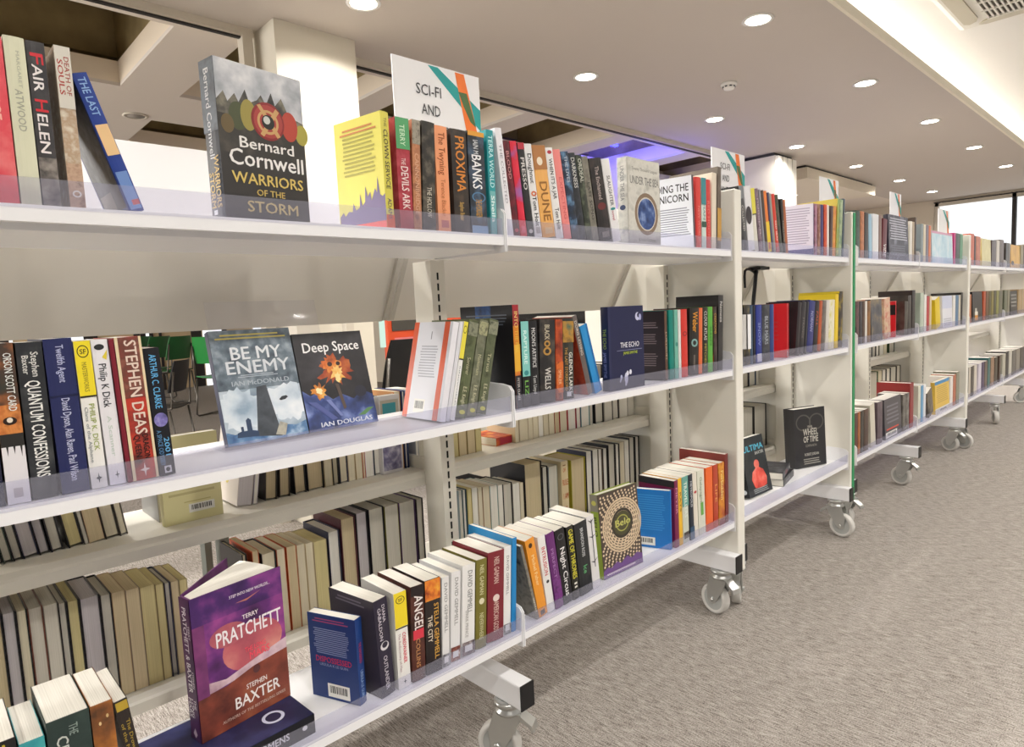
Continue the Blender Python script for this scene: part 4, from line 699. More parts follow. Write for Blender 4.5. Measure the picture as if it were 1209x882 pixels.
row(ZB, .012, [
 (634.5, 637.5, (613.5, 643.5), 'n #3a342e #8a8478 #55504a 14', 'slim grey paperback leaning on the bracket', [('sl', 'wild', .7, .9, .2, .8, '#d0c8b8')], {'h': .19}),
 (637.7, 648, (620.5, 640.5), '#eb9a34', 'orange paperback leaning left', [('sd', .45, .92, .2, .03, '#4a3018'), ('sl', 'Michel Faber', .2, .6, .34, .66, '#f8d9a0'), ('sr', .2, .7, .02, .08, '#6a5648')]),
 (648.5, 657, (635.8, 636), '#ecebe8', 'white paperback with red capitals', [('sl', 'INTRUSION', .14, .52, .26, .72, '#c8484a'), ('sd', .5, .4, .2, .02, '#3a3a3a')]),
 (657.5, 666.5, (643.8, 633), '#6a2c72', 'purple paperback', [('sl', 'PERFECT', .2, .6, .3, .62, '#a87ab0'), ('sr', 0, 1, .12, .4, 'n #5a2462 #7c3c86 #4a1c52 20')]),
 (667.3, 678, (655.7, 628.5), '#1e1d20', 'black paperback with white circus lettering', [('sl', 'Night Circus', .24, .9, .3, .76, '#ecebea'), ('sg', .5, .9, .32, .04, .8, '#6a6a70')]),
 (678.7, 686.3, (669.3, 624), '#23221c', 'black paperback with yellow capitals', [('sl', 'GAME OF THRONES', .04, .72, .2, .82, '#dfd83e'), ('sl', 'II', .76, .86, .3, .7, '#e8e6da')]),
 (687, 701.5, (678.5, 621), '#26282a', 'charcoal paperback with small white and green lettering', [('sl', 'BRANDON ROSS', .08, .48, .4, .62, '#cfd2d2'), ('sl', 'Ice', .6, .72, .4, .7, '#6ab87a')]),
 (702.3, 711, (691.3, 613.5), '#e2e0df', 'white paperback with black branch drawing', [('sp', [(.1, .96), (.5, .93), (.9, .95), (.5, .90)], '#3a3a3e'), ('sp', [(0, .74), (.5, .70), (1, .74), (.5, .72)], '#3a3a3e'), ('sp', [(0, .4), (.4, .36), (1, .42), (.4, .38)], '#3a3a3e'), ('sp', [(.45, .3), (.55, .3), (.6, .95), (.5, .95)], '#55555a')]),
], RB, G1B, prev=(onLine(619, .012, ZB), -.2, .19))
bz = [('cr', 0, 1, 0, 1, '#4c4038')]
R = random.Random(5)
for r in [.20+.036*i for i in range(14)]:
    n = int(r*95)
    bz.append(('cg', .55, .56, r*1.3, r*.86, .93, '#d9c3a4')) if r < .4 else None
    for k in range(n):
        t = 2*math.pi*k/n; u, v = .55+r*1.3*math.cos(t)*1.05, .56+r*.86*math.sin(t)*1.05
        if .03 < u < .97 and .1 < v < .97: bz.append(('cd', u, v, .021, .0135, '#dcc7a8'))
bz += [('cr', 0, 1, 0, .09, '#6b4a80'), ('cp', [(0, .09), (.1, .13), (.2, .10), (.34, .15), (.45, .11), (.6, .17), (.72, .12), (.86, .16), (1, .12), (1, .07), (0, .07)], '#70508a'), ('cr', .08, .8, .03, .05, '#c9b2c4'), ('cg', .55, .58, .27, .18, .82, '#3a342c'), ('cd', .55, .58, .22, .145, '#4c4a30'), ('ct', 'Belo', .36, .76, .55, .63, '#c4c46a'), ('cg', .55, .58, .16, .1, .86, '#a3a352')]
bz = [x for x in bz if x]
faceout(713.6, 757.5, .030, ZB, R_(-2), R_(-4), .026, .222, '#8a9a3c', [('sr', 0, 1, .8, 1, '#8f8a7c'), ('sd', .5, .9, .3, .03, '#d2cf6a'), ('sr', 0, 1, 0, .8, '#93a83e'), ('sl', 'BELO', .26, .5, .3, .7, '#3c4420')] + bz, 'green hardback with a cream lace medallion cover, facing out', RB, G1B, hard=True)
row(ZB, .012, [
 (794, 798, (791.5, 572.5), '#1f7fd0', 'bright blue paperback showing its back cover and bar code', [('kr', 0, 1, 0, 1, '#1f78c8'), ('kq', .12, .9, .3, .92, 16, '#3d93da'), ('kb', .16, .64, .04, .18)], {'yaw': R_(20), 'w': .128, 'h': .173, 'dy': .004}),
 (798.5, 803.2, (790.5, 570), '#7a1f4a', 'maroon paperback with pink lettering', [('sl', 'MEYER', .1, .5, .3, .7, '#d88aa8'), ('kr', 0, 1, .9, 1, '#1c1a20')], {'h': .198}),
 (803.7, 808, (799, 566), '#e8b52c', 'golden yellow paperback', [('sl', 'RATS', .2, .5, .3, .7, '#8a5a1a')], {'h': .2}),
 (808.5, 815.5, (804.5, 564), '#cfd4c4', 'white paperback with a teal panel', [('sr', 0, 1, .55, 1, '#6aa89c'), ('sl', 'TRAVELLERS', .08, .62, .3, .74, '#e9efe6'), ('sr', .1, .9, .06, .16, '#55504a')], {'h': .2}),
 (816, 821, (812.5, 562), '#202836', 'black paperback with blue foot', [('sr', 0, 1, 0, .2, '#3a5a78'), ('sl', 'METROPOLIS', .1, .5, .3, .7, '#c9ced4')], {'h': .2}),
 (821.5, 826.5, (818.5, 560), '#e2dbcd', 'cream paperback with red dot', [('sd', .5, .7, .3, .02, '#c03a3a')], {'h': .2}),
 (827, 835, (824.2, 558), '#dcdccc', 'white paperback with a green figure', [('sr', .3, .7, .3, .5, '#6aa84a'), ('sl', 'Galapagos', .1, .5, .3, .6, '#8a9a7a')], {'h': .2}),
 (835.5, 843.5, (834.2, 553), '#ee6a2c', 'bright orange paperback', [('sr', 0, 1, 0, .12, '#c9482c')], {'h': .2}),
 (844, 849.5, (843.2, 550), '#b8452c', 'brick red paperback', [('sl', 'LIFE', .3, .6, .3, .7, '#e8a05a')], {'h': .2}),
 (850, 856.5, (849.6, 547), 'n #a8432c #d88a2c #f0c04a 8', 'flame coloured paperback with gold lettering', [('sl', 'Forbidden', .12, .6, .3, .7, '#f6dc8a'), ('sr', 0, 1, 0, .1, '#8a2a24')], {'h': .2}),
 (857, 861, (857, 540), '#7a3230', 'tall maroon hardback against the end panel', [('kr', 0, 1, 0, 1, '#8a3a34')], {'w': .165, 'h': .222}),
], RB, G1B, prev=(onLine(777, .012, ZB), 0, .19))

# ------------------------------------------------------------------ books on the far side, seen from their fore edges
GFB, GFM = 'books on the back lower shelf', 'books on the back upper shelf'
BL, BR, ML, MR = 'back lower shelf, left bay', 'back lower shelf, right bay', 'back upper shelf, left bay', 'back upper shelf, right bay'
PN = {'w': 'white', 'c': 'cream', 't': 'tan', 'g': 'grey', 'y': 'yellowed', 'l': 'lilac grey'}
def back_row(z, Yf, entries, loc, group, hdef=.197):
    """books with their spines to the far aisle. entry: xl, xr at the foot (or at the top when a top height is given), page, cover, options"""
    prev = None
    for en in entries:
        xl, xr, pg, cover = en[:4]; op = en[4] if len(en) > 4 else {}
        Y = Yf + op.get('dy', 0)
        if 'ty' in op: t = atY(xl, op['ty'], Y); X0 = t.x; X1 = onLine(xr, Y, t.z); Hb = t.z-z
        else: X0, X1, Hb = onLine(xl, Y, z), onLine(xr, Y, z), op.get('h', hdef)
        lean = R_(op.get('lean', 0))                       # > 0 tips the top towards the right
        if prev and X0 < prev+.0003: X0 = prev+.0003
        X1 = max(X1, X0+.007); X0, X1 = clear_of(X0, X1, .005); prev = X1
        T = (X1-X0)*math.cos(lean)-.0005; Wd = op.get('w', min(.15, Hb*.64))
        M = pose(0, 0, 0, R_(180)+op.get('yaw', 0), -lean, T)
        ox = X1 if lean >= 0 else X0 + T*math.cos(lean)
        M = Matrix.Translation((ox, Y+Wd, z + (T*math.sin(-lean) if lean < 0 else 0))) @ Matrix.Rotation(R_(180)+op.get('yaw', 0), 4, 'Z') @ Matrix.Rotation(-lean, 4, 'Y')
        dk = sum(lin(cover.split()[1] if cover[0] == 'n' else cover)[:3]) < .25
        desc = op.get('desc', '%s%s edged book' % ('dark ' if dk else '', PN[pg]))
        book('book', M, T, Wd, Hb, cover, pg, op.get('decor', ()), op.get('hard', dk), desc, loc, group, thick='hard' in op)
K, N_, Br, Cr = '#17161a', '#2a2c44', '#6a3a2c', '#d8cdb0'
def run(bounds, y0, sl, pc): return [(bounds[i], bounds[i+1]-.4, pc[i][0], pc[i][1], dict(pc[i][2] if len(pc[i]) > 2 else {}, ty=y0-sl*bounds[i])) for i in range(len(bounds)-1)]
back_row(FB, .335, run([-52, -34, -17, 1, 17.5, 31.5, 50, 67.5, 78, 93, 117, 131, 147.5, 164.5, 182.6, 193, 201, 211, 221], 726, .19,
  [('t', K), ('g', K), ('t', K), ('l', K), ('c', K), ('g', Br), ('g', '#8a8478'), ('g', K), ('y', K), ('l', K), ('g', K), ('t', '#b09068'), ('t', '#9a8a78'), ('y', '#b8a478'), ('y', '#8a7a50'), ('g', N_), ('t', '#a09070'), ('y', '#a89868')]), BL, GFB)
back_row(FB, .335, [(285, 291, 'c', K, {'ty': 656, 'hard': True}), (297, 305, 't', '#d0552c', {'ty': 652}), (308, 325, 'c', K, {'ty': 655}), (326, 336, 'c', '#c8552c', {'ty': 650})]
  + run([337.5, 349.7, 360, 369.7, 385.5], 709, .184, [('t', '#c85a30'), ('c', '#c9b48a'), ('c', '#c9b48a'), ('y', '#b8a888')])
  + [(386.5, 400, 'w', N_, {'ty': 629}), (401.5, 418.5, 't', '#5a2a34', {'ty': 614}), (419.5, 433, 'l', K, {'ty': 607}), (434.5, 452.3, 'g', K, {'ty': 602.5}), (453.5, 469.5, 'g', '#8a8430', {'ty': 599}), (470.5, 489.6, 'g', '#4a2c58', {'ty': 594.5}), (490.8, 503, 'g', K, {'ty': 590})], BL, GFB)
back_row(FB, .345, [(541, 545, 'g', '#8a9a9a', {'ty': 580}), (545.3, 550.5, 'w', '#27424c', {'ty': 579, 'hard': True}), (551, 556.2, 'y', '#c9b45a', {'ty': 578}), (556.6, 563.3, 'w', '#d9d2c0', {'ty': 577}), (563.8, 569, 'c', '#b49a78', {'ty': 576.5}), (569.5, 577.5, 'c', '#c9a88a', {'ty': 575.5}),
  (578, 587, 'w', '#6a9a9a', {'ty': 574.5}), (587.4, 593, 'w', '#d0ccc0', {'ty': 573.6}), (593.6, 604.4, 'g', K, {'ty': 572.5, 'desc': 'black backed book with white letters', 'decor': [('ct', 'ALS', .1, .5, .4, .47, '#e0e0dc')]}), (605, 613, 'w', '#cfc8ba', {'ty': 572}), (613.4, 617.5, 'c', '#cfc0a0', {'ty': 571})], BR, GFB)
back_row(FB, .350, [(618.5, 639, 't', K, {'ty': 549.5, 'desc': 'thick tan page block in a black cover', 'hard': True, 'w': .155}), (639.8, 646.4, 'g', '#0d0d10', {'ty': 552, 'desc': 'slim black hardback', 'hard': True}),
  (647.4, 657.5, 'g', '#9aa4ac', {'ty': 552, 'h': .2, 'desc': 'grey blue backed paperback'}), (673.6, 690.5, 't', '#a59c2a', {'ty': 544, 'desc': 'tan paged book in a mustard cover', 'hard': True}),
  (691.5, 699, 'w', N_, {'ty': 534}), (699.5, 705.5, 'w', '#8a8a70', {'ty': 532}), (706, 711, 'w', '#5a4a3c', {'ty': 531}), (711.6, 717, 'w', K, {'ty': 530}), (717.8, 726, 'g', K, {'ty': 526, 'hard': True}), (726.4, 731, 'w', K, {'ty': 525}), (731.4, 736.5, 'c', '#cfc8ba', {'ty': 523}), (737, 742, 'w', '#c9c2b4', {'ty': 521}), (742.6, 749, 'g', K, {'ty': 517.5, 'hard': True}), (749.5, 754.5, 'w', K, {'ty': 516, 'hard': True})], BR, GFB)
row(FB, .338, [(None, 670.6, (662.6, 546), '#e2d0a6', 'cream spined paperback with stacked orange words', [('sr', .2, .6, .93, .945, '#8a5a30'), ('st', 'OF', .2, .6, .83, .89, '#c8602c'), ('st', 'RULE', .08, .92, .62, .71, '#c8602c'), ('st', 'I AM', .15, .92, .40, .49, '#c8602c'), ('st', 'US', .2, .7, .2, .28, '#c8602c')], {'w': .14, 'dy': 0})], BR, GFB)
back_row(FM, .385, [(-14, 3.8, 'g', K, {'lean': -8}), (4.8, 16, 'g', '#2c3a30', {'lean': -8}), (16.6, 28, 'g', K, {'lean': -8}), (28.6, 47, 'l', N_, {'lean': -8}), (47.6, 60, 'l', K, {'lean': -8}), (61, 76, 'g', K, {'lean': -7, 'h': .205, 'hard': True}), (81.6, 100, 'y', K, {'lean': -8, 'hard': True}), (100.6, 104.4, 'g', '#6a6a60', {'lean': -8}), (105, 124.5, 't', '#c9a88a', {'lean': -7}), (125.5, 142, 'c', '#3a342c', {'lean': -7}), (142.6, 152, 'c', '#4a443c', {'lean': -7}),
  (188, 194, 'g', '#9a9a98', {'h': .19, 'yaw': R_(0), 'dy': .03})], ML, GFM)
# pale yellow paperback whose bar coded back faces the near aisle
faceout(194.5, 266.5, .372, FM, 0, 0, .022, .175, '#e3dca6', [('cb', .42, .86, .10, .20), ('cq', .1, .9, .3, .8, 8, '#c9c08a'), ('cr', .35, .8, .225, .235, '#c2b878')], 'pale yellow paperback with its bar code turned our way', ML, GFM, W_=.112)
back_row(FM, .385, [(279, 297, 'l', '#d9d0c8', {'lean': 9, 'desc': 'pale lilac paperback with a yellow ring', 'decor': [('cg', .5, .4, .14, .2, .88, '#c9b43a')]}), (298.5, 303.5, 'w', '#cfc8d4', {'lean': 9}), (313, 327, 't', '#3a3430', {'lean': 5}), (330, 342.5, 't', '#4a4038', {'lean': 4}), (348.5, 362, 't', K, {'lean': 0}), (364, 383, 't', K, {}), (384, 393.4, 'c', '#c9b48a', {}), (394, 401, 'c', K, {}), (402, 411.8, 'c', N_, {}), (412.2, 420.4, 'c', '#cdb893', {}), (421, 429, 'c', '#c9b48a', {}), (429.3, 431.8, 'c', '#c8482c', {'desc': 'slim red orange paperback'}), (432.3, 442, 'w', '#cfc6d0', {}), (442.8, 450.6, 'w', '#3a4a4c', {}),
  ], ML, GFM)
faceout(452.5, 469, .372, FM, 0, 0, .018, .196, '#d8d6d8', [('cr', .06, .94, .04, .50, 'n #5a5478 #8a86a4 #c9c6d6 18'), ('cr', .06, .94, .55, .94, '#b9b2a4'), ('cr', .16, .8, .66, .9, '#3f98a6')], 'white paperback with teal and violet pictures', ML, GFM, W_=.06)
back_row(FM, .385, [(470.5, 477.5, 'c', '#c98a4a', {'h': .2}), (479, 486.5, 'w', '#27386c', {'h': .2, 'desc': 'dark blue backed paperback', 'hard': True}), (487, 491.5, 'w', '#c9ccd2', {}), (492.5, 503.5, 'g', '#b9b8b4', {})], ML, GFM)
back_row(FM, .375, [(534, 542, 'y', '#c0aa70', {'h': .19}), (542.6, 552, 't', '#b89a60', {'h': .19}), (552.6, 562, 't', '#9a8a5a', {'h': .19}), (562.4, 569, 'y', '#c0aa70', {'h': .19}), (608.6, 613.5, 'c', '#c9b894', {}), (614, 624, 'c', '#d8cbb0', {}), (624.3, 629.8, 'c', '#d8cbb0', {}), (630, 636, 'c', '#cdbfa0', {}), (636.3, 642, 'w', '#d8cbb0', {}), (642.3, 648.2, 'c', '#cdbfa0', {}), (648.6, 655, 'c', '#c9bb98', {}), (655.5, 661, 't', '#b52c34', {}), (661.6, 670, 'c', '#b52c34', {}), (671, 680, 'w', '#b83840', {}), (681, 685.5, 'w', '#9a3048', {}), (686.6, 696, 'w', '#5aa0a6', {'desc': 'teal topped white paperback'}), (696.6, 700, 'g', '#a0a8a8', {}), (703, 713, 'g', '#1b191b', {'hard': True, 'desc': 'black covered book'}), (714, 723, 'w', '#c9c2b6', {}), (723.6, 731, 'w', K, {}), (731.6, 741, 'w', '#d2ccc0', {}), (741.5, 752.5, 'w', '#d8d3c8', {})], MR, GFM)
# a paperback lying on its side between the upright rows
X0 = onLine(572, .44, FM)
flat_book(X0, .385, FM, R_(4), .024, .12, .062+.08, 'n #8a2030 #c8502c #e0a040 12', [('sr', 0, 1, 0, .4, '#d8b04c'), ('sr', .1, .9, .5, .9, '#a82a3c')], 'red and yellow paperback lying flat', MR, GFM, hard=False)

# ------------------------------------------------------------------ second unit
G2T, G2M, G2B = 'books on the top shelf of the green edged unit', 'books on the middle shelf of the green edged unit', 'books on the bottom shelf of the green edged unit'
U2T, U2M, U2B = 'top shelf, green edged unit', 'middle shelf, green edged unit', 'bottom shelf, green edged unit'
row(ZT, .012, [
 (879, 884.5, (872.3, 219.5), 'n #2e2e30 #48484a #1e1e20 10', 'black paperback beside the near end panel', [('sl', 'COLLECTED', .3, .7, .3, .7, '#c9c6c0'), ('sr', 0, 1, .8, 1, '#7c8084')]),
 (885, 892.5, (879, 220), '#e4e3e6', 'white paperback with a black blot', [('sd', .4, .55, .45, .14, '#3a3438')]),
 (893, 897.5, (884.8, 223), '#dcd9cc', 'yellow topped cream paperback', [('sr', 0, 1, .6, 1, '#e3d84e'), ('sr', 0, 1, .58, .6, '#4a4638')]),
 (898, 902, (889.5, 223.5), 'n #6a5460 #8a7682 #54404c 14', 'mauve paperback with small lettering', [('sl', 'DOGGEREL', .15, .75, .3, .7, '#c4b4bc')]),
 (902.2, 904.5, (896, 224), '#8f8e96', 'slim grey paperback', []),
 (904.7, 908, (898.4, 225), 'n #3a302c #54463e 10', 'slim dark brown paperback', []),
 (908.2, 912.2, (901.2, 226), '#e8823c', 'orange topped yellow paperback', [('sr', 0, 1, 0, .5, '#eccb2c'), ('sr', .2, .8, .04, .16, '#c9582c')]),
 (912.5, 915, (905.4, 228), '#4a4a6c', 'slim slate blue paperback', []),
 (915.2, 917.6, (908.4, 229), '#9c9a8e', 'slim stone grey paperback', []),
 (917.8, 921.5, (911.4, 229.5), '#d8402c', 'bright red paperback with white lettering', [('sl', 'RED SEAS', .45, .8, .3, .7, '#ecd8cc'), ('sr', 0, 1, 0, .1, '#c06a70')]),
 (921.8, 925.8, (915.5, 230.5), 'n #5a6244 #3c3c34 #78805c 9', 'moss and black paperback', []),
 (926, 929, (922, 235), '#2e2a28', 'black paperback with cream lettering', [('sl', 'HOLLOW', .4, .8, .3, .7, '#b9ac94')]),
 (929.2, 932, (925.3, 236), '#b0643a', 'rust brown paperback', []),
 (960.4, 963, (959.5, 240), '#7a6c9c', 'white covered paperback turned to show printed text', [('kr', 0, 1, 0, 1, '#dcd7e4'), ('kr', 0, 1, 0, .13, '#4a4478'), ('kq', .08, .92, .22, .94, 15, '#a9a3b6')], {'yaw': R_(14), 'w': .135}),
 (963.3, 966.2, (963.2, 240.5), 'n #8a5a7a #b8869a #5a5a58 9', 'plum and grey paperback', []),
 (966.4, 969.5, (966.3, 241), 'n #b08a7a #8a5a4c #d0b09a 9', 'pinkish brown paperback', []),
 (969.8, 973.3, (970, 241.5), '#443c70', 'indigo paperback', []),
 (973.6, 977, (974, 241.5), 'n #c8482c #d85a34 #a83a2c 8', 'orange red paperback', []),
 (977.2, 980, (978, 242), '#e6ded8', 'slim white paperback', []),
 (980.2, 983.2, (981.6, 243.5), '#5a4a48', 'brown paperback near the green strip', []),
 (983.4, 987.2, (985, 243.5), 'n #d87a3c #e0a04c #b05a30 8', 'amber paperback', []),
 (987.5, 990.5, (989.6, 235), 'n #b9ab48 #8fae6c #cfc060 8', 'tall mustard topped paperback', [('kr', 0, 1, 0, 1, '#c2b04e')], {'w': .16}),
 (990.8, 994, (993, 236), 'n #8fae8a #b0c09c #6a8a70 8', 'tall sage green paperback', [], {'w': .15}),
 (994.2, 996.5, (996.5, 235), 'n #3c4650 #5a6a78 #2c3036 8', 'tall slate hardback against the end panel', [('kr', 0, 1, 0, 1, 'n #2e363e #52626e #3c4650 7')], {'w': .168}),
], U2T, G2T, prev=(onLine(876.5, .012, ZT), -.3, .2))
row(ZM, .012, [
 (875.5, 879.5, (872.5, 358), '#2a2829', 'black paperback behind the white clip', []),
 (880, 887, (879.5, 360.5), 'n #2c2a28 #3a3630 #8a7a40 10', 'black paperback with gilt lettering', [('sl', 'DARKEST', .2, .7, .3, .7, '#b59c4c')]),
 (887.5, 890.6, (886.5, 361), '#3a5068', 'slate blue paperback', []),
 (891, 893.4, (890.3, 361), '#22222c', 'slim black paperback', []),
 (893.8, 900.5, (892.4, 360.5), '#26358a', 'royal blue paperback with a white foot', [('sr', .1, .9, .02, .16, '#cfcfe0'), ('sl', 'SNOW', .3, .7, .3, .66, '#8a98d0')]),
 (901, 910, (899.7, 360), 'n #26282e #34363e #5a6068 9', 'thick black paperback with pale lettering', [('sl', 'BLUE MARS', .2, .7, .3, .7, '#a9b0b8')]),
 (910.4, 915, (910.4, 359.5), '#27407e', 'dark blue paperback beside the red book', []),
 (929.5, 938, (929.5, 358.6), '#c9262c', 'bright red hardback turned to show its scarlet cover', [('kr', 0, 1, 0, 1, '#e0262c'), ('kq', .2, .8, .3, .7, 5, '#d83a3c'), ('sr', .1, .4, .02, .12, '#e8d0d0')], {'yaw': R_(16), 'w': .12}),
 (939, 943.5, (943, 357.8), '#2a2226', 'black paperback leaning right', []),
 (944, 949, (948, 357), 'n #26242a #3a3438 10', 'black paperback with dim lettering', [('sl', 'STRANGE', .3, .7, .3, .7, '#7a7470')]),
 (949.4, 952.8, (953.2, 356.6), '#1e1d24', 'slim black paperback beside the indigo one', []),
 (953, 960, (956, 356.4), '#2c3274', 'indigo paperback with small white text', [('sl', 'NORMAN', .2, .6, .3, .7, '#a9acd0')]),
 (960.4, 965.5, (962.6, 356), '#241f1e', 'dark paperback with reddish lettering', [('sl', 'FALL', .2, .5, .3, .7, '#b5583c')]),
 (966, 969.6, (967.2, 355.6), '#b5552e', 'burnt orange paperback', []),
 (970, 974, (970.6, 355.4), 'n #5a504c #8a827a 10', 'taupe paperback', []),
 (974.4, 978, (975, 355), '#d2cdc4', 'off white paperback', []),
 (978.4, 982, (978.6, 354.6), 'n #d8cf7a #eae6d0 #b9ae5a 8', 'pale yellow striped paperback', []),
 (982.4, 985.5, (982.6, 354.2), '#e8e2cc', 'ivory paperback', []),
 (985.8, 990, (986.4, 347.5), '#e6c62a', 'tall yellow hardback', [('kr', 0, 1, 0, 1, '#e6cc2e')], {'w': .15}),
 (990.3, 995, (990.6, 344.5), 'n #2e2a26 #4a443c #c9b02c 6', 'tall black and yellow hardback against the end panel', [('kr', 0, 1, .96, 1, '#d8bf2e')], {'w': .165}),
], U2M, G2M, prev=(onLine(874, .012, ZM), 0, .2))
# small displays on the bottom shelf
ult = [('cr', 0, 1, 0, 1, 'n #1d2226 #262c30 #3a3a3a 6'), ('ct', 'ULTIMA', .08, .94, .76, .86, '#5cc0dc'), ('ct', 'BAXTER', .55, .92, .68, .73, '#c9c9c4'), ('cd', .53, .52, .11, .075, 'n #d8584a #f09080 8'), ('cp', [(.30, .13), (.22, .28), (.30, .40), (.46, .46), (.60, .46), (.76, .40), (.86, .26), (.80, .13), (.55, .10)], 'n #b8302a #e8584a #f09484 7'), ('cq', .2, .85, .03, .12, 3, '#9aa0a0')]
faceout(886, 914.5, .062, ZB, R_(-3), -R_(12), .036, .208, '#14181c', [('sl', 'ULTIMA', .1, .45, .2, .7, '#4fb4d4'), ('sd', .5, .1, .3, .04, '#c9d0d4')] + ult, 'black paperback with blue capitals and a red figure, facing out', U2B, G2B, W_=.160)
wot = [('cr', 0, 1, 0, 1, '#2e2d2f'), ('cg', .3, .76, .24, .14, .84, '#55544f'), ('cg', .72, .76, .24, .14, .84, '#55544f'), ('ct', 'THE', .42, .58, .66, .7, '#a9a69c'), ('ct', 'WHEEL', .28, .76, .54, .65, '#c4c1b6'), ('ct', 'OF TIME', .28, .76, .42, .52, '#c4c1b6'), ('ct', 'COMPANION', .34, .7, .34, .38, '#8a887e'), ('ct', 'ROBERT JORDAN', .3, .76, .19, .235, '#b4b2a8'), ('cq', .25, .8, .04, .15, 3, '#9a988e')]
faceout(943, 978, .112, ZB, R_(-21), -R_(3), .055, .245, '#242325', wot, 'thick charcoal hardback with a double ring emblem, facing out', U2B, G2B, hard=True, W_=.172)
o = atZ(909, 566, ZB+.028)
flat_book(2.37, .045, ZB, R_(12), .028, .13, .18, 'n #1c1c1f #2c2c30 #4a4a4e 10', [('sl', 'SAGA', .2, .6, .3, .7, '#8a8a8e')], 'black paperback lying flat behind the red figure book', U2B, G2B, hard=False)
flat_book(2.36, .043, ZB+.0285, R_(16), .026, .125, .18, 'n #222226 #35353a #606066 10', [('sl', 'CITY', .3, .6, .3, .7, '#b5323c'), ('sd', .5, .1, .3, .03, '#d9d9d9')], 'black paperback on top of another lying flat', U2B, G2B, hard=False)
back_row(FM, .385, [(877, 884, 'g', '#2a1c18', {'hard': True, 'desc': 'dark brown covered book'}), (884.6, 892.5, 'w', '#1f4a72', {'desc': 'deep blue backed paperback', 'hard': True}), (893, 898, 'w', '#cfcac0', {}), (898.5, 906, 'w', '#b9b4aa', {})], 'back upper shelf behind green edged unit', GFM)
back_row(FB, .35, [(874, 890, 'g', '#2c2a28', {'desc': 'charcoal covered book', 'hard': True}), (891, 905, 'g', '#1f1d1c', {'desc': 'black covered book with faint lettering', 'hard': True})], 'back lower shelf behind green edged unit', GFB)

# ------------------------------------------------------------------ third and fourth units: smaller in the picture, each book its own
G3, G4 = 'books on the third unit', 'books on the farthest unit'
def far_row(z, items, loc, group, prev=None):
    """items: xl, xr at the foot, height, cover, description, (lean in degrees, decor, options)"""
    row_prev = prev
    for it in items:
        xl, xr, Hb, cover, desc = it[:5]; op = it[5] if len(it) > 5 else {}
        X0, X1 = onLine(xl, .012, z), onLine(xr, .012, z); lean = R_(op.get('lean', 0))
        if row_prev and X0 < row_prev+.0008: X0 = row_prev+.0008
        if X1 < X0+.008: X1 = X0+.008
        X0, X1 = clear_of(X0, X1); row_prev = X1
        T = (X1-X0)*math.cos(lean)-.0008
        if op.get('face'):
            faceout(xl, xr, .012, z, 0, -R_(op.get('tilt', 2)), op.get('t', .022), Hb, cover, op.get('decor', ()), desc, loc, group, hard=Hb > .22); row_prev = X1+.006
            continue
        book('book', pose(X0 if lean <= 0 else X1-T*math.cos(lean), .012, z, op.get('yaw', 0), lean, T), T, op.get('w', Hb*.64), Hb, cover, 'w', op.get('decor', ()), Hb > .222, desc, loc, group)
U3T, U3M, U3B = 'top shelf of third unit', 'middle shelf of third unit', 'bottom shelf of third unit'
far_row(ZT, [(1011, 1015.5, .200, 'n #35443a #4c5a4c #26302a 8', 'dark green paperback'), (1016, 1020.5, .200, 'n #a0603c #c07a4c #7a4a30 8', 'copper brown paperback'), (1021, 1025.5, .198, '#3a3430', 'dark brown paperback'), (1026.5, 1030, .195, '#9ec2d8', 'pale blue paperback leaning left', {'lean': -4}), (1030.5, 1037.5, .2, '#e6e6e8', 'white paperback'), (1038, 1041, .2, '#8a7068', 'dusty brown paperback'), (1041.5, 1046.5, .186, '#6a2a30', 'maroon paperback with white capitals', {'decor': [('sl', 'VIDE', .62, .94, .2, .8, '#e9e2e0')], 'lean': 4}),
 (1050, 1073, .215, '#3a3844', 'dark hardback with rows of white text, facing out', {'face': 1, 'decor': [('cr', 0, 1, 0, 1, 'n #34323e #4a4854 #8a8a98 6'), ('cq', .06, .94, .45, .95, 9, '#c4c4ce'), ('cq', .1, .9, .1, .35, 5, '#6a6a76')]}), (1074, 1077, .2, '#e4e0d6', 'ivory paperback'), (1077.5, 1079.6, .2, '#b9a890', 'sand paperback'), (1080, 1083.5, .225, '#4c4038', 'tall dark brown hardback')], 'left bay, ' + U3T, G3)
far_row(ZT, [(1087.5, 1090, .198, '#8a9496', 'grey green paperback'), (1090.3, 1093, .198, '#d8cdb4', 'cream paperback'), (1093.3, 1096.3, .198, '#7c7480', 'grey violet paperback'), (1096.6, 1099, .197, '#d87a4c', 'slim orange paperback'), (1100.5, 1125, .175, '#b8d4e2', 'pale blue paperback facing out beside a magenta spine', {'face': 1, 'decor': [('cr', 0, 1, 0, 1, 'n #a8cbdc #c4dde8 #e0e8ee 5'), ('cr', 0, 1, .93, 1, '#d29ab4')]}), (1126, 1128.3, .185, '#c0387a', 'magenta paperback'), (1128.7, 1133, .185, 'n #34423a #4c5a50 8', 'bottle green paperback'), (1133.4, 1136.5, .185, '#6a9a7c', 'mint green paperback')], 'right bay, ' + U3T, G3)
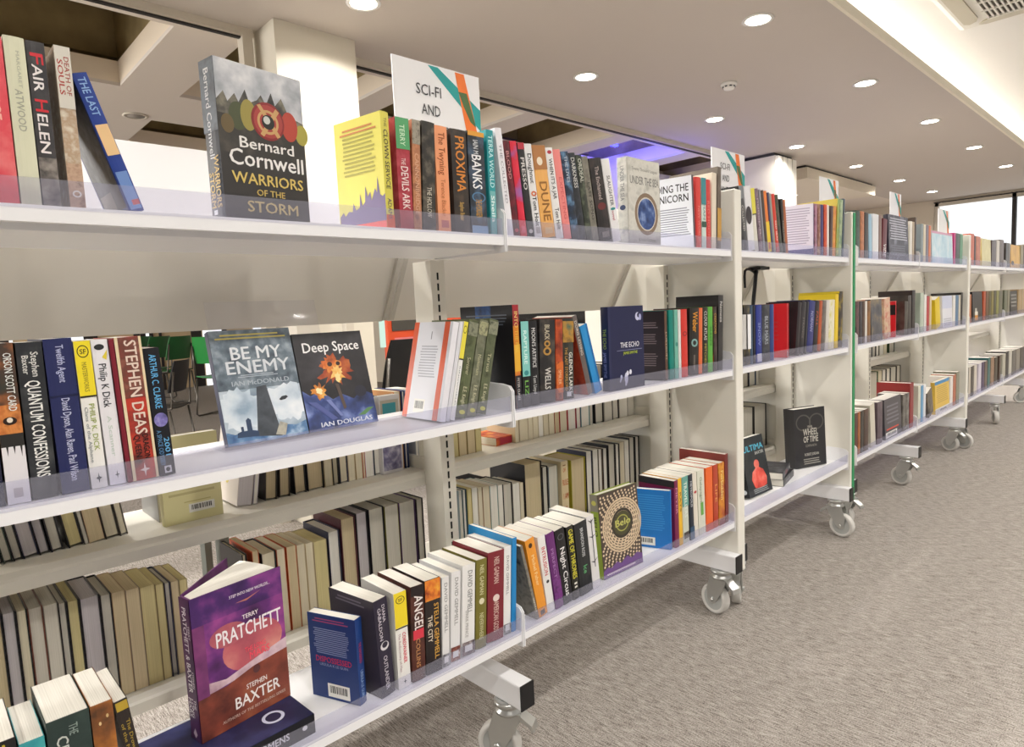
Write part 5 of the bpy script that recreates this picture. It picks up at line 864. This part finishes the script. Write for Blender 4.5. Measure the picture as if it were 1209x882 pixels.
far_row(ZM, [(1010.5, 1014.5, .185, 'n #3c2c30 #6a4a4c #26222a 9', 'black and plum paperback'), (1014.8, 1018.5, .185, 'n #2a2a2e #4a4448 9', 'black paperback'), (1018.8, 1021.5, .185, 'n #4a3a34 #6a5648 9', 'umber paperback'), (1021.8, 1024, .185, '#e4e0da', 'slim white paperback'), (1024.3, 1028, .185, 'n #6a4a2c #a07038 8', 'bronze paperback'),
 (1029, 1042, .19, '#3c3a40', 'grey black paperback facing out', {'face': 1, 'decor': [('cr', 0, 1, 0, 1, 'n #34343a #54545a #8a7a5a 7')]}), (1045, 1052, .19, 'n #dcc8a4 #cfa890 #c04a3c 14', 'cream paperback with a red pattern, leaning left', {'lean': -5}), (1057, 1067, .175, '#d8202a', 'bright red paperback with a black band', {'yaw': R_(14), 'w': .1, 'decor': [('kr', 0, 1, .62, .9, '#221e20'), ('kr', 0, 1, 0, .62, '#e01f2a')]}), (1067.6, 1071.5, .17, 'n #35302c #5a544c 9', 'charcoal paperback beside the red one', {'lean': 3}), (1072, 1076, .2, 'n #2e2a28 #4c4642 9', 'dark paperback'), (1076.4, 1080.5, .225, 'n #3a3330 #2a2524 8', 'tall espresso hardback', {'decor': [('kr', 0, 1, 0, 1, '#372c2a')], 'w': .16})], 'left bay, ' + U3M, G3)
far_row(ZM, [(1086.5, 1090.5, .21, '#b8c4b4', 'pale green paperback'), (1091, 1094, .2, '#e2e0da', 'white paperback'), (1094.3, 1097.3, .19, '#b53a3c', 'red paperback'), (1097.6, 1099.8, .19, '#d8c8a0', 'cream paperback'), (1105.5, 1111, .17, '#e2c62a', 'yellow paperback leaning left', {'lean': -12}), (1113, 1124.5, .185, '#dfe0e8', 'white paperback facing out', {'face': 1, 'decor': [('cr', 0, 1, .6, 1, '#c9cfe4'), ('cq', .1, .9, .05, .3, 4, '#b0b2bc')]}), (1125.2, 1128, .185, '#e4e2dc', 'slim white paperback by the blue one'), (1128.4, 1131.5, .185, '#5a7c9c', 'steel blue paperback'), (1131.8, 1134, .185, '#cfc6b4', 'beige paperback'), (1134.3, 1136.4, .2, '#34302e', 'tall black hardback', {'w': .165})], 'right bay, ' + U3M, G3)
far_row(ZB, [(1009, 1013, .19, 'n #4a2c26 #6a3c30 8', 'chestnut paperback'), (1013.4, 1016, .19, 'n #8a5030 #b0703c 8', 'ochre brown paperback'), (1016.4, 1020, .19, 'n #2c2a26 #4a463c 9', 'black paperback with light specks'), (1020.4, 1025.5, .19, 'n #3a2c26 #5c4434 9', 'dark brown paperback'), (1029, 1034.5, .2, '#d2ccbc', 'ivory paperback leaning left', {'lean': -7}),
 (1036, 1042, .2, 'n #4a3c44 #6a5a62 7', 'dull purple paperback'), (1045, 1064.5, .195, '#4c494e', 'thick grey paperback showing a bar code', {'face': 1, 't': .07, 'decor': [('cq', .1, .9, .35, .85, 5, '#77757c'), ('cq', .1, .9, .19, .27, 1, '#d8462c'), ('cb', .06, .72, .02, .16)]}), (1066, 1069.5, .19, 'n #3a3634 #8a857c 9', 'grey spined paperback'), (1070, 1073.5, .19, 'n #302c2c #9a958c 9', 'black and white paperback'), (1074, 1078.5, .235, '#8a2c2e', 'tall dark red hardback', {'w': .16, 'decor': [('kr', 0, 1, 0, 1, '#97302f')]})], 'left bay, ' + U3B, G3)
far_row(ZB, [(1084, 1087, .205, '#cfd0c0', 'cream paperback'), (1087.4, 1090, .2, '#6aa0c8', 'sky blue paperback'), (1090.4, 1093, .2, '#e0e2e6', 'white paperback'), (1097, 1103, .15, 'n #3a342e #6a6258 #8a7a60 9', 'small dark paperback leaning left', {'lean': -18}), (1104.5, 1121, .185, '#e0bc52', 'yellow paperback with a bar code, facing out', {'face': 1, 'decor': [('cr', 0, 1, .90, 1, '#3c8ac0'), ('cq', .1, .9, .3, .85, 9, '#c09c3c'), ('cr', 0, 1, 0, .16, '#e6e2d6'), ('cb', .25, .85, .01, .12)]}), (1122, 1125, .185, '#e6e0da', 'white spined paperback beside the yellow one'), (1125.4, 1128.5, .19, '#b56a4c', 'terracotta paperback'), (1129, 1132.5, .2, '#8a8a78', 'grey green hardback')], 'right bay, ' + U3B, G3)
back_row(FM, .385, [(1030, 1034, 'g', '#2c2c2a', {'desc': 'dark covered book'}), (1034.5, 1038, 'w', '#2f3a2c', {}), (1038.5, 1043, 'w', '#b9b29a', {}), (1043.5, 1047, 'c', '#c9bf9a', {}), (1050, 1056, 'g', '#22381f', {'desc': 'dark green covered book'}), (1057, 1063, 'g', '#1f3a24', {'desc': 'forest green covered book'})], 'back upper shelf of third unit', GFM)
back_row(FB, .345, [(1027, 1036, 'g', '#1f5a34', {'desc': 'green covered book', 'hard': True}), (1036.5, 1041, 'c', '#6a6a44', {}), (1041.5, 1046, 'w', '#2c2c2c', {}), (1046.5, 1051, 'w', '#1c1c1e', {}), (1051.5, 1058, 'g', '#2c261f', {'desc': 'dark brown book'}), (1058.5, 1063, 'g', '#3a3226', {'desc': 'bark brown book'})], 'back lower shelf of third unit', GFB)
U4T, U4M, U4B = 'top shelf of farthest unit', 'middle shelf of farthest unit', 'bottom shelf of farthest unit'
far_row(ZT, [(1145, 1150, .2, '#c85a2c', 'orange paperback next to the near panel'), (1150.3, 1152, .19, '#4a3a34', 'slim brown paperback'), (1152.3, 1157.3, .19, 'n #b0583a #c97a50 8', 'rust orange paperback'), (1159.5, 1170, .185, '#d8cf92', 'pale yellow paperback facing out', {'face': 1, 'decor': [('cr', 0, 1, 0, 1, 'n #cfc48a #e0d8a4 6')]}), (1170.8, 1176, .185, '#5a4c48', 'brown paperback'), (1176.4, 1180, .19, '#d0c8bc', 'grey white paperback'), (1180.4, 1185, .2, '#6a5c54', 'taupe paperback')], 'left bay, ' + U4T, G4)
far_row(ZT, [(1187.5, 1190, .185, '#4c4844', 'dark grey paperback'), (1190.3, 1192.6, .185, '#6a645c', 'grey brown paperback'), (1193.5, 1204, .18, '#d8a02c', 'golden paperback facing out', {'face': 1, 'decor': [('cr', 0, 1, 0, 1, 'n #c8922c #e0b040 5'), ('cd', .2, .2, .16, .1, '#3a3028')]}), (1204.6, 1208, .185, '#8a7a50', 'khaki paperback'), (1208.4, 1214, .19, '#5a4a3c', 'brown paperback by the picture edge')], 'right bay, ' + U4T, G4)
far_row(ZM, [(1144, 1147, .18, '#b5683c', 'orange brown paperback', {'lean': -4}), (1148.5, 1160, .2, '#231f1e', 'black paperback with an orange and white figure', {'face': 1, 'decor': [('cr', .22, .52, .05, .22, '#d8922c'), ('cr', .22, .52, .22, .34, '#e4ded0'), ('cr', .25, .42, .34, .45, '#c9c4ba')]}), (1161, 1163.6, .2, '#b04a24', 'burnt orange paperback'), (1164, 1167, .2, '#6a4a30', 'brown paperback'), (1167.3, 1170, .2, '#57502c', 'dark olive paperback'), (1170.3, 1173, .2, '#80773a', 'olive paperback'), (1173.3, 1176, .2, '#4c4a38', 'dark khaki paperback'), (1176.3, 1179, .2, '#8a8a4a', 'moss paperback'), (1179.3, 1183.5, .2, '#6a6a58', 'grey olive paperback')], 'left bay, ' + U4M, G4)
far_row(ZM, [(1185.5, 1189, .2, '#6a6e5a', 'grey green paperback'), (1189.4, 1192, .2, '#8a8672', 'stone paperback'), (1193, 1201, .19, '#2e2a28', 'black paperback with grey marks', {'face': 1, 'decor': [('cq', .1, .9, .3, .9, 4, '#8a8a86')]}), (1202, 1206, .2, '#a8906c', 'tan paperback'), (1206.4, 1211, .2, '#b5a080', 'sandy paperback')], 'right bay, ' + U4M, G4)
far_row(ZB, [(1139.5, 1143, .2, '#3a3438', 'dark paperback'), (1143.4, 1146, .2, '#c4bcae', 'pale grey paperback'), (1146.4, 1149.5, .2, '#4a443c', 'umber paperback'), (1150, 1153, .2, '#d2cabc', 'ivory paperback'), (1155, 1158.5, .2, '#cfc8d4', 'lilac white paperback'), (1159, 1162, .2, '#4a3a5c', 'violet paperback'), (1162.4, 1165.5, .2, '#6a5c50', 'brown paperback'), (1166, 1169, .215, '#3a6a68', 'teal paperback'), (1169.4, 1173.5, .21, 'n #8a6a54 #a58468 8', 'fawn paperback'), (1174, 1177.5, .2, '#4a4030', 'dark olive paperback')], 'left bay, ' + U4B, G4)
far_row(ZB, [(1179.5, 1183, .2, '#5a4a40', 'dark brown paperback'), (1183.4, 1187, .2, '#b8b4a4', 'stone grey paperback'), (1187.4, 1190.5, .21, '#3a3634', 'black paperback'), (1191, 1194.5, .21, '#c4c0b4', 'chalk white paperback'), (1195, 1199, .2, '#6a6660', 'grey paperback'), (1199.4, 1204, .2, '#8a847a', 'light grey paperback'), (1204.4, 1210, .2, '#4c4640', 'charcoal paperback')], 'right bay, ' + U4B, G4)
X = 6.6
tag(book('book', Matrix.Translation((6.35, .47, .80)) @ Matrix.Rotation(0, 4, 'Z') @ Matrix.Rotation(-R_(14), 4, 'X') @ Matrix.Rotation(R_(-90), 4, 'Z'), .03, .2, .29, '#26241c', 'w', [('cr', 0, 1, 0, 1, 'n #2c2a20 #6a6a2c #a8a040 7'), ('cd', .5, .7, .3, .2, '#b8ac54'), ('cq', .2, .8, .1, .4, 4, '#d8d4b8')], False, 'large black and olive book on display', 'back of farthest unit', G4), None)

# ------------------------------------------------------------------ signs
def sign(px0, px1, ptop, lines, label, Y=.255):
    t = atY(px0, ptop, Y); x0 = t.x; w = onLine(px1, Y, t.z) - x0; h = t.z-ZT
    o = empty('section_sign', (x0, Y, ZT)); tag(o, label, 'sign', 'white section signs above the shelves')
    b = MB(); b.box(0, w, 0, .003, 0, h, surf('sign board', '#f3f3f6', .45))
    k = [.0004]
    def poly(pts, c):
        b.face([(u*w, -k[0], h-v) for u, v in pts], surf('sign ' + c, c, .5)); k[0] += .0003
    poly([(.385, .003), (.50, .003), (.998, .080), (.998, .132)], '#1c9c9a')
    poly([(.70, .003), (.81, .003), (.998, .185), (.998, .25), (.86, .20)], '#f0792c')
    poly([(.733, .047), (.833, .047), (.93, .119), (.93, .123), (.865, .113), (.79, .080)], '#4a6a3c')
    poly([(.78, .205), (.88, .185), (.93, .24), (.78, .24)], '#f2c43c')
    for s, u0, u1, v in lines: put_text(b, s, u0*w, u1*w, -v, -v+.0235, lambda a, c: (a, -.0016, h+c), surf('sign ink', '#3a3a40', .6))
    b.build('panel', o)
    b = MB(); b.box(-.004, w+.004, -.004, .008, 0, .02, M_CLEAR); b.build('sign_holder', o); return o
L3 = [('SCI-FI', .235, .53, .073), ('AND', .29, .505, .117), ('FANTASY', .19, .66, .161)]
sign(462, 565, 63, L3, 'white SCI-FI AND FANTASY sign above the nearest top shelf')
sign(840, 879, 173, L3, 'white sign with teal and orange bands beside the near end panel', .27)
sign(968, 990, 208, [('ROMANCE', .2, .8, .15)], 'white sign with a green and orange band beyond the green edged unit')
sign(1051, 1064, 226, [], 'small pale sign standing above the third unit')
sign(1108, 1121, 246, [], 'small pale sign in front of the far window')
# clip on the near end panel
o = empty('panel_clip', (1.951, -.018, .93)); tag(o, 'small white square label clip on the near end panel', 'label clip')
b = MB(); b.box(0.003, .028, -.006, -.003, -.055, .055, M_WHITE); b.box(.003, .006, -.006, .03, -.055, .055, M_WHITE); b.build('plate', o)

# cable looped below the top shelf of the second unit
b = MB(); c0 = atY(893, 309, .2)
pts = [(c0.x, .2, 1.150)] + [tuple(atY(x, y, .2)) for x, y in ((893, 318), (892.3, 325), (891.3, 338), (890, 350), (889, 362))] + [(2.168, .2, .90), (2.165, .2, .824)]
lp = [tuple(atY(x, y, .21)) for x, y in ((892.8, 325), (890, 321), (885, 318), (881.5, 318), (879.5, 320), (879, 326), (879.5, 340))]
b.tube(lp, .005, M_BLACK); b.box(c0.x-.03, c0.x+.05, .17, .22, 1.146, 1.1575, M_BLACK)
o = b.tube(pts, .0075, M_BLACK); o = b.build('cable'); tag(o, 'black cable looping under the top shelf of the green edged unit', 'cable')

# ------------------------------------------------------------------ beyond the shelving
wb = empty('white_board', (0, 1.76, 0)); tag(wb, 'wide white board on legs standing behind the nearest shelves, before the column', 'board')
b = MB(); zt = atY(300, 188, 1.78).z; b.box(.15, 1.62, -.015, .015, 1.16, zt, M_PANEL); b.box(.14, 1.63, -.02, .02, 1.13, 1.16, M_TRIM); b.build('panel', wb)
for x in (.22, 1.56):
    b = MB(); b.box(x-.02, x+.02, -.02, .02, .03, 1.13, M_TRIM); b.box(x-.025, x+.025, -.17, .17, 0, .04, M_TRIM); b.build('leg', wb)
p = empty('metal_post', (.53, .66, 0)); tag(p, 'grey metal double post behind the lower back shelf', 'post')
b = MB(); G = surf('grey green metal', '#6f7670', .45, .2)
b.box(-.030, -.014, -.015, .02, .012, .60, G); b.box(.006, .028, -.015, .02, .012, .60, G); b.build('upright', p)
b = MB(); b.box(-.06, .06, -.10, .14, 0, .012, G); b.build('base', p); b = MB(); b.box(-.03, .028, -.012, .016, .585, .605, G); b.build('cap', p)
def chair(loc, rz, col, desc, zlift=0):
    o = empty('stacking_chair', loc, rz); tag(o, desc, 'chair', 'stacking chairs in the room beyond')
    m = surf('chair shell ' + col, col, .45); F_ = surf('chair steel', '#6c6862', .35, .7)
    b = MB(); R = []
    for i in range(9):                                     # one moulded shell per part, curved
        t = i/8; z = .60+zlift+.30*t; y = .20+.07*t; hw = .21-.03*t**3
        R.append([(-hw+2*hw*j/8, y+.035*(1-((j-4)/4)**2)-.02, z) for j in range(9)])
    b.grid(R, m, True, False, False); R2 = [[(q[0], q[1]-.012, q[2]) for q in r] for r in R]; b.grid([list(reversed(r)) for r in R2], m, True, False, False)
    for a in (0, 8): b.grid([[R[i][a], R2[i][a]] for i in range(9)], m, False, False, False)
    b.grid([R[8], R2[8]], m, False, False, False); b.grid([R[0], R2[0]], m, False, False, False); b.build('backrest', o)
    b = MB(); S = [[(-.21+.42*j/8, -.22+.42*i/8, .45+zlift+.03*((i-3)/5)**2*.4-.012*(1-((j-4)/4)**2)) for j in range(9)] for i in range(9)]
    b.grid(S, m, True, False, False); b.grid([[(q[0], q[1], q[2]-.012) for q in reversed(r)] for r in S], m, True, False, False)
    for a in (0, 8): b.grid([[S[i][a], (S[i][a][0], S[i][a][1], S[i][a][2]-.012)] for i in range(9)], m, False, False, False); b.grid([[q, (q[0], q[1], q[2]-.012)] for q in S[a]], m, False, False, False)
    b.build('seat', o)
    for s in (-1, 1):
        x = s*.22
        b = MB(); b.tube([(x*.9, .235, .80+zlift), (x, .20, .45+zlift), (x, -.20, .44+zlift), (x, -.24, .40+zlift), (x, -.16, .03), (x, -.13, .011), (x, .20, .011), (x, .23, .03), (x, .18, .43+zlift)], .0105, F_); b.build('sled_leg', o)
    for y, z in ((.1, .43+zlift), (-.15, .43+zlift), (0, .012)): b = MB(); b.tube([(-.22, y, z), (.22, y, z)], .0095, F_); b.build('crossbar', o)
    return o
def chair_at(px, py, fwd, rz, col, desc, size=1):
    p = CAM + ray(px, py)*fwd; o = chair((p.x, p.y, 0), rz, col, desc); o.scale = (size, size, size)
    q = Matrix.Rotation(rz, 3, 'Z') @ Vector((0, .23*size, 0)); o.location = (p.x-q.x, p.y-q.y, 0)
chair_at(214, 440, 5.3, R_(232), '#121213', 'black stacking chair in front of the green ones', .84)
chair_at(213, 411, 8.5, R_(212), '#1f6a34', 'rightmost of the green stacking chairs in a row beyond')
chair_at(189, 411, 9.1, R_(212), '#1f6a34', 'middle one of the green stacking chairs in a row beyond')
chair_at(168, 411, 9.7, R_(212), '#1f6a34', 'leftmost of the green stacking chairs in a row beyond')
chair_at(246, 425, 7.2, R_(120), '#1f8a3c', 'bright green stacking chair turned sideways near the black one')
chair((2.13, 2.32, 0), R_(188), '#131315', 'black chair behind the column, before the orange screen')
# orange framed screen and the things about it
sc_ = empty('display_screen', (2.02, 2.7, 0)); tag(sc_, 'orange framed display screen glowing pink beyond the slotted upright', 'screen')
a, c = atY(457, 378, 2.7), atY(556, 412, 2.7)
b = MB(); b.box(a.x-2.02, c.x-2.02, 0, .05, c.z-.02, a.z+.04, surf('orange frame', '#e2552c', .45)); b.build('frame', sc_)
q0, q1 = atY(466, 399, 2.7), atY(497, 410, 2.7)
b = MB(); b.box(q0.x-2.02, q1.x-2.02, -.006, .002, q1.z, q0.z, emit('pink screen', '#f08a84', .9)); b.build('screen', sc_)
q0, q1 = atY(462, 377, 2.7), atY(493, 389, 2.7)
b = MB(); b.box(q0.x-2.02, q1.x-2.02, -.006, .002, q1.z, q0.z+.03, surf('dark header', '#4a463e', .6)); b.build('header', sc_)
q0, q1 = atY(449, 378, 2.68), atY(456, 410, 2.68)
b = MB(); b.box(q0.x-2.02, q1.x-2.02, -.02, .0, q1.z, q0.z+.04, emit('pale green lit edge', '#d8f4e4', 1.0)); b.build('lit_edge', sc_)
b = MB(); b.box(a.x-1.98, a.x-1.93, 0, .05, .02, c.z, M_TRIM); b.box(c.x-2.12, c.x-2.07, 0, .05, .02, c.z, M_TRIM); b.box(a.x-2.02, c.x-2.02, -.02, .25, 0, .02, M_TRIM); b.build('stand', sc_)
tv = empty('television', (2.4, 1.9, 0)); tag(tv, 'black television on a white cabinet seen under the right display panel', 'television')
a, c = atY(604, 366, 1.9), atY(699, 385, 1.9)
b = MB(); b.box(a.x-2.4, c.x-2.4, 0, .05, c.z-.10, a.z+.16, surf('dark screen', '#0b0b0d', .2)); b.build('screen', tv)
b = MB(); b.box(.2, .3, .01, .04, .80, c.z-.10, M_BLACK); b.box(.08, .42, -.1, .14, .786, .80, M_BLACK); b.build('stand', tv)
cb = empty('cabinet', (2.45, 1.95, 0)); tag(cb, 'white low cabinet carrying the television behind the right bay', 'cabinet')
b = MB(); b.box(.0, 1.0, -.2, .25, .06, .785, M_COL); b.build('body', cb)
for k in range(2):
    b = MB(); b.box(.01+k*.495, .495+k*.495, -.218, -.2, .08, .77, M_COL); d = b.build('door', cb, bevel=.002)
    b = MB(); b.tube([(.45 if k == 0 else .55, -.235, .4), (.45 if k == 0 else .55, -.235, .55)], .006, M_CHROME); b.box((.45 if k == 0 else .55)-.004, (.45 if k == 0 else .55)+.004, -.236, -.217, .405, .413, M_CHROME); b.build('handle', d)
b = MB(); b.box(.02, .98, -.17, .22, 0, .06, M_BLACK); b.build('plinth', cb)

# ------------------------------------------------------------------ labels: whatever shares a look on one shelf is counted from the left
bpy.context.view_layer.update()
by = {}
for o in BOOKS: by.setdefault((o['label'], o['_loc']), []).append(o)
for (desc, loc), os_ in by.items():
    if len(os_) == 1: os_[0]['label'] = desc + ', ' + loc
    else:
        for i, o in enumerate(sorted(os_, key=lambda o: o.matrix_world.translation.x)):
            o['label'] = '%s %s from the left, %s' % (nth[i] if i < len(nth) else 'later', desc, loc)
for o in BOOKS: del o['_loc']
